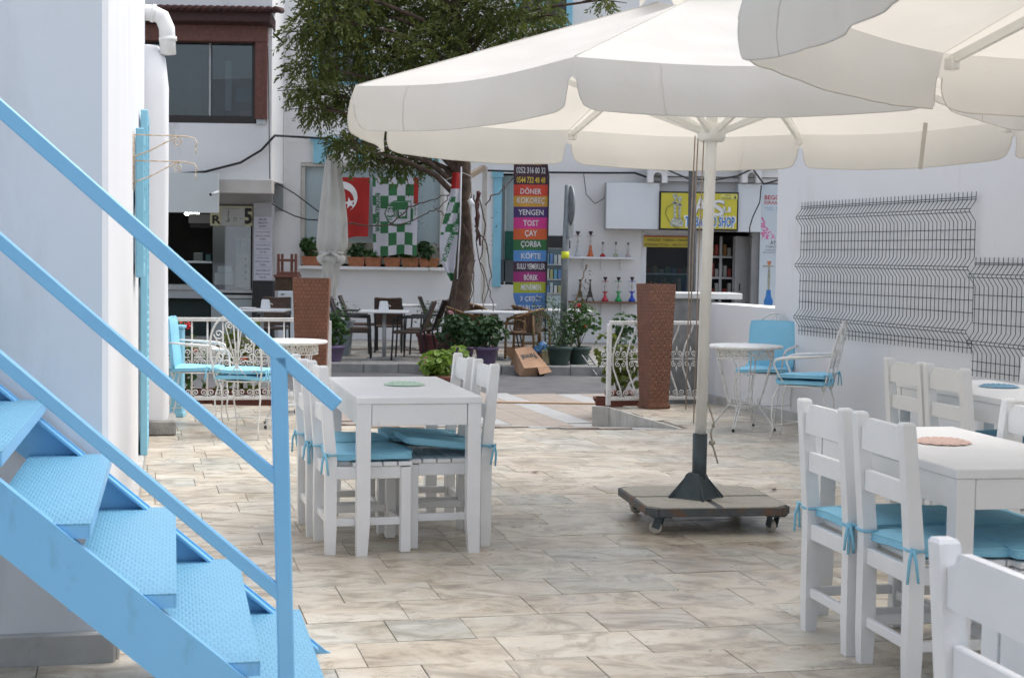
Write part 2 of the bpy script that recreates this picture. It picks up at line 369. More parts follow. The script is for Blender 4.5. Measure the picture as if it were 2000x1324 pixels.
# side wall of the flat floor along the ramp, and the low marble upstand beside it
m = MB()
a, b = Vector((1.425, 12.62, 0)), Vector((.905, 14.47, 0))
n_ = (b-a).normalized(); s_ = Vector((-n_.y, n_.x, 0))
for i in range(3):
    p, q = a+(b-a)*(i/3+.002), a+(b-a)*((i+1)/3-.002)
    m.add([(p.x+s_.x*.012, p.y+s_.y*.012, -.4), (q.x+s_.x*.012, q.y+s_.y*.012, -.4), (q.x+s_.x*.012, q.y+s_.y*.012, .004), (p.x+s_.x*.012, p.y+s_.y*.012, .004),
           (p.x-s_.x*.012, p.y-s_.y*.012, -.4), (q.x-s_.x*.012, q.y-s_.y*.012, -.4), (q.x-s_.x*.012, q.y-s_.y*.012, .004), (p.x-s_.x*.012, p.y-s_.y*.012, .004)],
          [(0, 1, 2, 3), (5, 4, 7, 6), (3, 2, 6, 7), (0, 3, 7, 4), (1, 5, 6, 2)])
pl = MB(); pl.box((.86, 14.50, -.15), (.16, .05, .30), rz=R(-15), ch=.004)
m.build('ramp_side', mat('stained_marble', (.50, .48, .44), (.40, .385, .35), 5, .6, .2, 50, stain=((.20, .18, .15), 7, .56, .25)), fl)
pl.build('upstand', MATS['stained_marble'], fl)
# ramp + apron with slab bands running out to the street
rp = thing('entrance_apron', None, None); rp['kind'] = 'structure'
m = MB(); m.add([(-1.9, 12.5, -.012), (1.45, 12.6, -.012), (.93, 14.5, -.215), (-1.95, 14.3, -.215)], [(0, 1, 2, 3)])
m.add([(-12, 14.2, -.232), (9, 14.2, -.232), (9, 18.42, -.272), (-12, 18.42, -.272)], [(0, 1, 2, 3)])
m.add([(-12, 18.42, -.272), (9, 18.42, -.272), (9, 18.42, -.36), (-12, 18.42, -.36)], [(0, 1, 2, 3)]); m.build('bed', M_grout, rp, fix=False)
u0 = gnd(1127, 834, -.2).dot(U)
def az(y): return -.2-(y-14.5)*.0100 if y > 14.5 else min(0, -(y-12.6)/1.9*.2)
def in_ramp(p):
    if p.y > 14.62: return p.y < 18.36
    f = (p.y-12.6)/1.9; return f > .02 and (-1.42-.44*f) < p.x-.03 and p.x+.03 < (1.42-.52*f)
for k in range(-7, 5):
    for (du, wd, mm) in ((0, .27, M_slabw), (.27, .29, M_slabb), (.56, .29, M_slabb)):
        uu = u0+k*.85+du; vq = 11.0+rg.uniform(0, .3)
        while vq < 20:
            q = .6
            c = U*(uu+wd/2)+V_*(vq+q/2)
            if in_ramp(c) and abs(c.x) < 6.5:
                e0, e1 = az(c.y-.25), az(c.y+.25)
                t = MB(); t.box((0, 0, -.008), (wd-.006, q-.006, .016), ch=.002)
                o = t.build('slab', mm, rp, fix=False); o.location = (c.x, c.y, az(c.y)+.003); o.rotation_euler = Euler((math.atan2(e1-e0, .5), 0, GA))
            vq += q
m = MB(); m.box((0, 17.0, -.212), (16, .09, .012)); m.build('terracotta_strip', mat('orange_tile', (.42, .28, .17), (.36, .24, .15), 9, .6), rp)
fp = thing('far_pavement', None, None); fp['kind'] = 'structure'
m = MB(); m.box((0, 30.1, -.27), (80, 15.9, .2)); m.build('paving', M_pave, fp)
rj = random.Random(5)
for i in range(24):
    t = MB(); t.box((0, 0, 0), (.495, .15, .17), ch=.012); o = t.build('kerb_stone', M_kerb, fp)
    o.location = (-6.4+i*.5, 22.06+rj.uniform(-.006, .006), -.238+rj.uniform(-.006, .006)); o.rotation_euler = (0, 0, rj.gauss(0, .006))
m = MB()
for xx in range(-13, 12):
    for k in range(5):
        m.box((xx*.5+.25*(k % 2), 22.55+k*.62, -.1675), (.49, .61, .009), ch=.002)
    for k in range(4): m.box((xx*.5+.25*(k % 2), 25.9+k*.62, -.1675), (.49, .61, .009), ch=.002)
tag(m.build('paving_slabs', M_pave, fp, fix=False), kind='stuff')
m = MB(); m.box((0, 25.47, -.166), (12, .13, .012)); m.build('terracotta_strip', MATS['orange_tile'], fp)

# ---------------------------------------------------------------- the restaurant the courtyard belongs to, behind the viewer
rs = thing('courtyard_restaurant', 'white restaurant with blue window frames facing the street from the back of the courtyard', 'building')
m = MB(); m.box((0, -7.5, 3.0), (22, 6, 6.6)); m.build('wall', M_plaster2, rs)
for xx in (-6, -2.5, 2.5, 6):
    m = MB(); m.box((xx, -4.49, 1.5), (1.3, .06, 1.4)); wq = m.build('window', M_black, rs)
    m = MB()
    for dx, dz, w_, h_ in ((-.68, 0, .1, 1.6), (.68, 0, .1, 1.6), (0, .75, 1.26, .1), (0, -.75, 1.26, .1), (0, 0, .06, 1.4)): m.box((xx+dx, -4.46, 1.5+dz), (w_, .08, h_))
    m.build('frame', M_ltblue, wq)
# ---------------------------------------------------------------- white house on the left with its blue steel stairs
HA = R(12.6); HU = Vector((math.cos(HA), math.sin(HA), 0)); HV = Vector((-math.sin(HA), math.cos(HA), 0))
K = Vector((-1.385, 5.20, 0))
hs_ = thing('white_house', 'white plastered house wall behind the blue stairs with a drainpipe at its end', 'house', tuple(K), HA)
m = MB(); m.box((-3, 3.4, 3.2), (6, 6.8, 6.4), ch=.02); m.build('wall', mat('house_plaster', (.73, .74, .76), (.70, .71, .73), .9, .85, .08, 18, stain=((.63, .63, .64), 2.4, .58, .22)), hs_)
m = MB(); m.box((-3, -.012, .045), (6.05, .05, .12), ch=.006); m.box((.012, 3.4, .045), (.05, 6.8, .12), ch=.006); m.build('plinth', mat('plinth_stone', (.48, .47, .45), (.40, .39, .375), 7, .8, .3, 50, stain=((.28, .27, .25), 9, .62, 1)), hs_)
m = MB()   # rough rounded buttress at the far end
def bt(i, j):
    z = [0, .1, 1, 2, 2.7, 2.9, 3.0, 3.02][j]; r_ = [1, 1, 1, .99, .96, .82, .5, .05][j]; a = i/12*2*math.pi
    sx = max(-1, min(1, 1.5*math.cos(a))); sy = max(-1, min(1, 1.5*math.sin(a))); wob = .008*math.sin(z*5+a*2)
    return (.02+(.16+wob)*sx*r_, 6.87+.27*sy*r_, z)
m.v = [bt(i, j) for j in range(8) for i in range(12)]; m.f = [(j*12+i, j*12+(i+1) % 12, (j+1)*12+(i+1) % 12, (j+1)*12+i) for j in range(7) for i in range(12)]; m.sm = [True]*len(m.f)
m.build('buttress', M_plaster2, hs_)
m = MB(); m.box((.03, 6.87, .06), (.42, .60, .12), ch=.015); m.build('buttress_base', M_conc, hs_)
m = MB(); m.tube([(-.1, 6.7, 3.24), (.06, 6.7, 3.24), (.13, 6.7, 3.21), (.165, 6.7, 3.13), (.175, 6.7, 2.93)], .062, 14); m.tube([(.05, 6.7, 3.24), (.075, 6.7, 3.235)], .07, 14); m.tube([(.172, 6.7, 3.06), (.175, 6.7, 3.03)], .07, 14)
m.build('drainpipe', mat('white_plastic', (.76, .76, .75), (.7, .7, .69), 9, .4, .05, 40), hs_)
def louvre(y0, y1, z0, z1, label):
    d = MB(); x = .035
    for yy in (y0+.035, y1-.035): d.box((x, yy, (z0+z1)/2), (.045, .07, z1-z0), ch=.005)
    for zz in (z0+.04, z1-.04, (z0+z1)/2): d.box((x, (y0+y1)/2, zz), (.042, y1-y0-.145, .08), ch=.004)
    o = d.build('shutter', M_ltblue, hs_); o['label'] = label
    zz = z0+.12; i = 0
    sl_ = MB(); sl_.box((0, 0, 0), (.05, y1-y0-.142, .008), M=Matrix.Rotation(R(35), 4, 'Y')); me = sl_.mesh('slat'); me.materials.append(M_ltblue)
    while zz < z1-.1:
        if abs(zz-(z0+z1)/2) > .055: q = obj('slat', me, o); q.location = (x, (y0+y1)/2, zz)
        zz += .05
louvre(4.65, 5.28, .1, 2.32, 'tall pale blue louvred door leaf folded against the wall'); louvre(3.35, 3.85, 1.27, 2.10, 'short pale blue louvred window shutter')
m = MB()
for zz in (2.02, 1.88):   # scrolled plant hanger
    m.tube([(.0, 3.2, zz+.03), (.28, 3.2, zz+.03), (.33, 3.2, zz+.02), (.345, 3.2, zz-.005), (.335, 3.2, zz-.03)], .004, 6)
    m.tube([(.0, 3.2, zz-.09), (.09, 3.2, zz-.055), (.17, 3.2, zz-.01), (.235, 3.2, zz+.025)], .0045, 6)
    m.tube(spiral((.235, 3.2, zz-.002), .028, -1.4, R(90), (1, 0, 0), (0, 0, 1), 16), .0035, 5)
    m.tube([(.335, 3.2, zz-.03), (.338, 3.2, zz-.065)], .003, 5)
m.tube([(.004, 3.2, 1.75), (.004, 3.2, 2.06)], .006, 6)
tag(m.build('wall_hanger', mat('cream_iron', (.66, .60, .50), (.50, .34, .20), 40, .6)), 'cream scrolled iron plant hanger with two arms fixed on the house wall above the shutters', 'hanger')
bpy.data.objects['wall_hanger'].matrix_world = Matrix.Translation(K) @ Matrix.Rotation(HA, 4, 'Z')

ST = thing('steel_staircase', 'open sky blue steel staircase with checker plate treads and a sloping handrail', 'staircase', (-.669, 5.33, 0), HA)
SLP = .872; WD = 1.385        # local x runs down the stair, local y=0 far stringer, y=-WD near stringer
tread_bump = M_tread = mat('blue_checker_plate', (.13, .355, .54), (.11, .32, .50), 30, .4)
nn = M_tread.node_tree.nodes; ll = M_tread.node_tree.links
tcn = nn.new('ShaderNodeTexCoord'); mpn = nn.new('ShaderNodeMapping'); mpn.inputs['Scale'].default_value = (1, 1, 1); ll.new(tcn.outputs['Object'], mpn.inputs[0])
ck = nn.new('ShaderNodeTexBrick'); ck.inputs['Scale'].default_value = 1; ck.inputs['Brick Width'].default_value = .021; ck.inputs['Row Height'].default_value = .034; ck.inputs['Mortar Size'].default_value = .0042; ck.inputs['Mortar Smooth'].default_value = 1
ll.new(mpn.outputs[0], ck.inputs['Vector']); bpn = nn.new('ShaderNodeBump'); bpn.inputs['Strength'].default_value = .4; bpn.inputs['Distance'].default_value = .004; bpn.invert = True
ll.new(ck.outputs['Fac'], bpn.inputs['Height']); ll.new(bpn.outputs[0], nn['Principled BSDF'].inputs['Normal'])
ckm = nn.new('ShaderNodeMixRGB'); ckm.inputs['Color2'].default_value = (.21, .42, .56, 1); mm_ = nn.new('ShaderNodeMath'); mm_.operation = 'MULTIPLY'; mm_.inputs[1].default_value = .30
inv = nn.new('ShaderNodeMath'); inv.operation = 'SUBTRACT'; inv.inputs[0].default_value = 1; ll.new(ck.outputs['Fac'], inv.inputs[1]); ll.new(inv.outputs[0], mm_.inputs[0])
src = nn['Principled BSDF'].inputs['Base Color'].links[0].from_socket; ll.new(src, ckm.inputs['Color1']); ll.new(mm_.outputs[0], ckm.inputs[0]); ll.new(ckm.outputs[0], nn['Principled BSDF'].inputs['Base Color'])
def zt(s): return .832-(s+.933)*SLP     # top edge of the stringers
for yy, nm in ((0, 'stringer'), (-WD, 'stringer')):
    s0, s1 = -1.9, (zt(-.933)+.933*0)/SLP-.933
    s_end = -.933+.832/SLP; sb = s_end-.177/SLP
    pts = [(-2.3, zt(-2.3)), (-2.3, zt(-2.3)-.177), (sb, .0), (s_end+.02, 0.0), (s_end, .012)]
    m = MB(); m.prism(pts, yy-.006, yy+.006, 'y')
    m.bar((-2.3, yy+(.03 if yy else -.03), zt(-2.3)-.004), (s_end-.03, yy+(.03 if yy else -.03), zt(s_end-.03)-.004), .06, .008)
    m.build(nm, M_blue, ST)
for k in range(-3, 6):
    z = .163+.187*(5-k)-.0; s = -.07-.2145*(5-k)
    if z < .1: continue
    m = MB(); m.box((-.135, (-WD)/2, -.0025), (.27, WD-.02, .005), ch=.001)
    o = m.build('tread', M_tread, ST); o.location = (s, 0, z)
    m = MB(); m.box((-.003, -WD/2, -.022), (.006, WD-.02, .034), ch=.001); m.box((-.267, -WD/2, -.022), (.006, WD-.02, .034), ch=.001)
    m.box((-.135, -WD+.013, -.022), (.258, .006, .034)); m.box((-.135, -.013, -.022), (.258, .006, .034)); m.build('tread_edge', M_blue, o)
NP = -WD
def rail(s0, s1, z0, nm, wd=.034, ht=.040):
    m = MB(); m.bar((s0, NP, z0-ht*.66), (s1, NP, z0-ht*.66-(s1-s0)*.885), wd, ht, ch=.004); m.build(nm, M_blue, ST)
rail(-2.2, -.09, 1.793+.885*1.267, 'handrail'); rail(-2.2, -.245, 1.462+.885*1.267, 'middle_rail', .03, .034); rail(-2.2, -.222, 1.168+.885*1.267, 'lower_rail', .03, .034)
m = MB(); m.bar((-.213, NP, .14), (-.243, NP, 1.150), .034, .042, ch=.004, up=(1, 0, 0)); m.build('post', M_blue, ST)

# ---------------------------------------------------------------- boundary wall on the right
WA = math.atan2(-.30, .954)
WO = Vector((2.372, 13.75, 0)); WDIR = Vector((.2985, -.9544, 0)); WN = Vector((.9544, .2985, 0))   # along towards camera / outwards
bw = thing('boundary_wall', 'high white plastered wall on the right with a lower stretch towards the street', 'wall', tuple(WO), math.atan2(WDIR.y, WDIR.x))
m = MB(); m.box((5.5, .16, 2.05), (11, .32, 4.3), ch=.01); m.build('high_wall', M_plaster2, bw)
m = MB(); m.add([(-1.95, .004, -.3), (.0, .004, -.3), (.0, .004, .985), (-1.95, .004, .985), (-1.95, .30, -.3), (0, .30, -.3), (0, .30, .99), (-1.95, .30, .985)], [(0, 1, 2, 3), (5, 4, 7, 6), (3, 2, 6, 7), (4, 0, 3, 7)]); m.build('low_wall', M_plaster2, bw)
m = MB(); m.box((4.5, -.008, .04), (13, .02, .09), ch=.004); m.build('skirting', mat('grey_skirting', (.50, .495, .48), (.42, .415, .40), 4, .7, .2, 50), bw)
M_wire = mat('green_wire', (.018, .035, .03), (.014, .026, .023), 10, .45)
def wpanel(x0, n, z0, z1, step, label, folds):
    p = thing('wire_fence_panel', label, 'fence panel', tuple(WO), math.atan2(WDIR.y, WDIR.x), 'welded wire panels hung on the white wall')
    prof = []; 
    for f in folds: prof += [(f+.075, 0), (f, -.055), (f-.075, 0)]
    prof = [(z1, 0)]+prof+[(z0, 0)]
    t = MB(); t.tube([(0, -.03+y, z) for z, y in prof], .0028, 5); me = t.mesh('vertical_wire'); me.materials.append(M_wire)
    for i in range(n): o = obj('vertical_wire', me, p); o.location = (x0+i*step, 0, 0)
    def yz(z):
        for i in range(len(prof)-1):
            a, b = prof[i], prof[i+1]
            if b[0] <= z <= a[0]: return a[1]+(b[1]-a[1])*(a[0]-z)/(a[0]-b[0])
        return 0
    zs = [z1-.04, z0+.04]
    for f in folds: zs += [f+.012, f-.012, f+.135 if f+.135 < z1-.05 else f+.08, f-.135 if f-.135 > z0+.05 else f-.08]
    fs = sorted(folds); zs += [(fs[i]+fs[i+1])/2 for i in range(len(fs)-1)]
    for z in zs: t = MB(); t.tube([(x0-.01, -.034+yz(z), z), (x0+(n-1)*step+.01, -.034+yz(z), z)], .0028, 5); t.build('horizontal_wire', M_wire, p)
wpanel(.53, 49, .775, 1.925, .0535, 'large dark green welded wire panel with three folds on the white wall', [1.79, 1.38, .93])
wpanel(3.12, 34, .62, 1.46, .0535, 'smaller and lower dark green wire panel at the right edge', [1.33, .86])
# ---------------------------------------------------------------- white wooden tables, chairs, cushions
def make_table(name, label, loc, rz, W=.6, L=1.2):
    t = thing(name, label, 'table', loc, rz, 'white wooden courtyard tables')
    m = MB(); m.box((0, 0, .733), (W, L, .034), ch=.004); m.build('tabletop', M_chair, t)
    for sx in (-1, 1):
        for sy in (-1, 1):
            m = MB(); x, y = sx*(W/2-.036), sy*(L/2-.036); h = .032
            vs = []
            for z, k in ((0, .62), (.16, .98), (.7155, 1)): vs += [(x+sx*(h-h*2*k if a < 0 else h) if False else x+a*h*(k if a*sx < 0 else 1), y+b*h*(k if b*sy < 0 else 1), z) for a, b in ((-1, -1), (1, -1), (1, 1), (-1, 1))]
            m.add(vs, [(0, 3, 2, 1), (8, 9, 10, 11)]+[(i*4+j, i*4+(j+1) % 4, (i+1)*4+(j+1) % 4, (i+1)*4+j) for i in range(2) for j in range(4)]); m.build('leg', M_chair, t)
    for sy in (-1, 1): m = MB(); m.box((0, sy*(L/2-.018), .665), (W-.145, .022, .10), ch=.002); m.build('apron', M_chair, t)
    for sx in (-1, 1): m = MB(); m.box((sx*(W/2-.018), 0, .665), (.022, L-.145, .10), ch=.002); m.build('apron', M_chair, t)
    return t
def make_chair(label):
    t = thing('wooden_chair', label, 'chair', group='white wooden courtyard chairs'); P = .0265; hw = .185
    def zb(z): return -.19-max(0, z-.45)*.09          # back posts lean a little above the seat
    for sx in (-1, 1):
        m = MB(); vs = []
        for z, k in ((0, .86), (.12, 1), (.45, 1), (.885, .84), (.893, .66)): vs += [(sx*hw+a*P*k, zb(z)+b*P*k, z) for a, b in ((-1, -1), (1, -1), (1, 1), (-1, 1))]
        m.add(vs, [(0, 3, 2, 1), (16, 17, 18, 19)]+[(i*4+j, i*4+(j+1) % 4, (i+1)*4+(j+1) % 4, (i+1)*4+j) for i in range(4) for j in range(4)]); m.build('back_post', M_chair, t)
        m = MB(); m.box((sx*hw, .17, .205), (.05, .05, .41), ch=.004); m.build('leg', M_chair, t)
        m = MB(); m.box((sx*hw, -.01, .15), (.022, .31, .036), ch=.003); m.build('stretcher', M_chair, t)
        m = MB(); m.box((sx*(hw+.002), -.01, .385), (.026, .31, .06), ch=.003); m.build('seat_rail', M_chair, t)
    m = MB(); m.box((0, .172, .385), (.32, .026, .06), ch=.003); m.build('seat_rail', M_chair, t)
    m = MB(); m.box((0, -.19, .385), (.318, .026, .06), ch=.003); m.build('seat_rail', M_chair, t)
    m = MB(); m.box((0, .165, .13), (.32, .02, .034), ch=.003); m.build('stretcher', M_chair, t)
    m = MB(); m.box((0, -.19, .15), (.318, .022, .036), ch=.003); m.build('stretcher', M_chair, t)
    sm = MB(); sm.box((0, 0, 0), (.42, .066, .02), ch=.003); me = sm.mesh('seat_slat'); me.materials.append(M_chair)
    for i in range(5): o = obj('seat_slat', me, t); o.location = (0, -.125+i*.0725, .426) if i else (0, -.122, .426); o.scale = (1, 1, 1) if i else (.755, .95, 1)
    m = MB(); y = zb(.82)                                 # top rail with scooped ends
    pts = [(-.16, .765), (.16, .765), (.16, .842), (.145, .845), (.133, .853), (.125, .868), (.112, .876), (-.112, .876), (-.125, .868), (-.133, .853), (-.145, .845), (-.16, .842)]
    m.prism(pts, y-.011, y+.011, 'y'); m.build('top_rail', M_chair, t)
    m = MB(); m.box((0, zb(.66), .655), (.318, .02, .075), ch=.003); m.build('back_rail', M_chair, t)
    return t
def make_cushion(label, seed=0, thick=.05, size=.40, cat='cushion', ties=True):
    """soft square pad with a piped seam and two ribbons at the back"""
    t = thing('seat_cushion', label, cat, group='pale blue seat cushions'); n = 12; rg = random.Random(seed); ph = rg.uniform(0, 6)
    def top(u, v, sgn):
        x, y = (u-.5)*2, (v-.5)*2; e = max(abs(x), abs(y)); k = (1-e**5)**.6 if e < 1 else 0; cr = 1-.05*(abs(x)**4*abs(y)**4)
        return (x*size/2*cr, y*size/2*cr, sgn*thick/2*(.5+.5*k)*(1+.10*math.sin(3*x+ph)*math.cos(2.5*y+ph)+.05*math.sin(9*x*y+ph))+.007*math.sin(2*x+ph)*y)
    m = MB(); m.sheet(lambda u, v: top(u, v, 1), n, n); m.sheet(lambda u, v: top(u, v, -1), n, n)
    ring = [(i/n, 0) for i in range(n)]+[(1, i/n) for i in range(n)]+[(1-i/n, 1) for i in range(n)]+[(0, 1-i/n) for i in range(n)]
    q = len(ring); vs = [top(u, v, 1) for u, v in ring]+[top(u, v, -1) for u, v in ring]; m.add(vs, [(i, (i+1) % q, (i+1) % q+q, i+q) for i in range(q)], True)
    pad = m.build('pad', M_cush, t)
    m = MB(); m.tube([top(u, v, 1) for u, v in ring], .0035, 5, closed=True); m.tube([top(u, v, -1) for u, v in ring], .0035, 5, closed=True); m.build('piping', M_cush, pad)
    if ties:
        for sx in (-1, 1):
            r0 = Vector((sx*(size/2-.012), -size/2+.01, 0)); m = MB()
            post = Vector((sx*.185, -.195, .012))
            loop = [r0, post+Vector((sx*.034, .02, 0)), post+Vector((sx*.036, -.034, .0)), post+Vector((0, -.038, 0)), post+Vector((-sx*.034, -.03, 0)), post+Vector((-sx*.034, .02, 0))]
            m.tube(loop, .0055, 5)
            k = post+Vector((sx*.037, -.02, 0))
            for a in range(2): m.tube([k, k+Vector((sx*(.012+.012*a), -.018, .012)), k+Vector((sx*(.018+.01*a), -.03+.02*a, -.03)), k+Vector((sx*(.016+.02*a), -.034+.03*a, -.075-.03*rg.random()))], [.006, .007, .006, .005], 5)
            m.lathe([(.001, -.01), (.011, -.004), (.011, .004), (.001, .01)], 8, k); m.build('tie', M_cush, t)
    return t
def make_doily(label, col, loc):
    m = MB(); n = 48
    def f(i, j):
        a = i*2*math.pi; r_ = [.0, .045, .06, .07, .078, .088, .104][j]; z = [.004, .004, .006, .010, .014, .010, .004][j]+(.0016*math.sin(a*16) if j > 1 else 0)
        if j == 6: r_ *= 1+.06*math.sin(a*12)
        return (r_*math.cos(a), r_*math.sin(a), z)
    m.sheet(lambda u, v: f(u, round(v*6)), n, 6)
    o = m.build('crochet_ashtray', mat('crochet_'+col[0], col[1], tuple(x*.75 for x in col[1]), 120, .9, .6, 300), fix=False)
    o.location = loc; return tag(o, label, 'ashtray', 'crocheted bowls on the tables')

def hash_j(b): return (math.sin(b[0]*91.7+b[1]*37.3)*43758.5) % 1
c_first = [None]; k_first = []
def chair(back, ang, label):
    """back = midpoint between the back posts on the floor, ang = heading the chair faces (deg from +X)"""
    d = Vector((math.cos(R(ang)), math.sin(R(ang)), 0)); c = Vector((back[0], back[1], 0))+d*.19; ang += (hash_j(back)-.5)*2.6
    if c_first[0] is None: c_first[0] = make_chair(label); c_first[0].location = c; c_first[0].rotation_euler = (0, 0, R(ang-90)); return c_first[0]
    return dup(c_first[0], c, R(ang-90), label)
def cushion(back, ang, label, seed=0, dz=0, tilt=(0, 0), off=(0, 0), thick=.05):
    d = Vector((math.cos(R(ang)), math.sin(R(ang)), 0)); s_ = Vector((-d.y, d.x, 0)); c = Vector((back[0], back[1], 0))+d*(.20+off[0])+s_*off[1]
    t = make_cushion(label, seed, thick); t.location = (c.x, c.y, .462+dz); t.rotation_euler = (R(tilt[0]), R(tilt[1]), R(ang-90)); return t
# centre table
make_table('wooden_table', 'white wooden table beside the foot of the blue stairs', (-.567, 7.723, 0), R(13.4))
make_doily('mint green crocheted bowl on the table by the blue stairs', ('mint', (.58, .80, .66)), (-.55, 7.785, .75))
for b, a, l1, l2, kw in [
    ((-.897, 7.299), 15, 'white wooden chair tucked in at the near left of the table by the stairs', 'blue cushion on the near left chair at the table by the stairs', dict(seed=1)),
    ((-1.045, 7.76), 15, 'white wooden chair tucked in at the far left of the table by the stairs', 'blue cushion on the far left chair at the table by the stairs', dict(seed=2)),
    ((-.165, 7.565), 193.5, 'white wooden chair tucked in at the near right of the table by the stairs', 'tilted blue cushion on the near right chair at the table by the stairs', dict(seed=3, dz=.035, tilt=(7, 3))),
    ((-.29, 8.03), 193.5, 'white wooden chair tucked in at the far right of the table by the stairs', 'blue cushion on the far right chair at the table by the stairs', dict(seed=4, dz=.01, tilt=(2, 2)))]:
    chair(b, a, l1); cushion(b, a, l2, **kw)
# near right table R1
t1c = Vector((1.333, 5.48, 0))+Vector((.982, .19, 0))*.3
make_table('wooden_table', 'white wooden table with the pink crocheted bowl', tuple(t1c), R(11))
make_doily('pink crocheted bowl on the near right table', ('pink', (.86, .62, .54)), (1.602, 5.609, .75))
for b, a, l1, l2, kw in [
    ((1.30, 5.135), 11, 'white wooden chair at the table with the pink bowl, nearer of its two left chairs', 'blue cushion tied to the nearer left chair at the pink bowl table', dict(seed=5)),
    ((1.195, 5.60), 11, 'white wooden chair at the table with the pink bowl, farther of its two left chairs', 'blue cushion tied to the farther left chair at the pink bowl table', dict(seed=6)),
    ((2.02, 5.22), 191, 'white wooden chair at the pink bowl table, nearer chair on its right side', 'blue cushion under the right half of the pink bowl table', dict(seed=7)),
    ((1.935, 5.705), 191, 'white wooden chair at the pink bowl table, farther chair on its right side', 'blue cushion on the farther right chair at the pink bowl table', dict(seed=8))]:
    chair(b, a, l1); cushion(b, a, l2, **kw)
# far right table R2
r2d = Vector((-.235, .972, 0)); r2n = Vector((.972, .235, 0)); r2m = Vector((2.21, 7.96, 0))
make_table('wooden_table', 'white wooden table with the blue crocheted bowl near the wall', tuple(r2m+r2n*.40), R(13.6))
make_doily('blue crocheted bowl on the table near the wire panels', ('navy', (.22, .42, .58)), (2.639, 8.2, .75))
for q, sgn, l1, l2, sd in [(-.215, 1, 'white wooden chair at the blue bowl table, nearer of its left pair', 'blue cushion on the nearer left chair at the blue bowl table', 9),
                      (.22, 1, 'white wooden chair at the blue bowl table, farther of its left pair', 'blue cushion on the farther left chair at the blue bowl table', 10),
                      (-.215, -1, 'white wooden chair on the wall side of the blue bowl table, nearer one', 'blue cushion on the wall side chair of the blue bowl table', 11),
                      (.25, -1, 'white wooden chair on the wall side of the blue bowl table, farther one', 'blue cushion on the farther wall side chair of the blue bowl table', 12)]:
    b = r2m+r2d*q+(r2n*.80 if sgn < 0 else Vector()); a = 13.6 if sgn > 0 else 193.6
    chair(b, a, l1); cushion(b, a, l2, sd)
# nearest table R0, mostly outside the frame
make_table('wooden_table', 'white wooden table cut off by the bottom right corner', (1.36, 2.50, 0), R(11))
chair((.905, 2.70), 11, 'white wooden chair closest to the camera in the bottom right corner')
cushion((.905, 2.70), 11, 'blue cushion on the chair in the bottom right corner', 13)

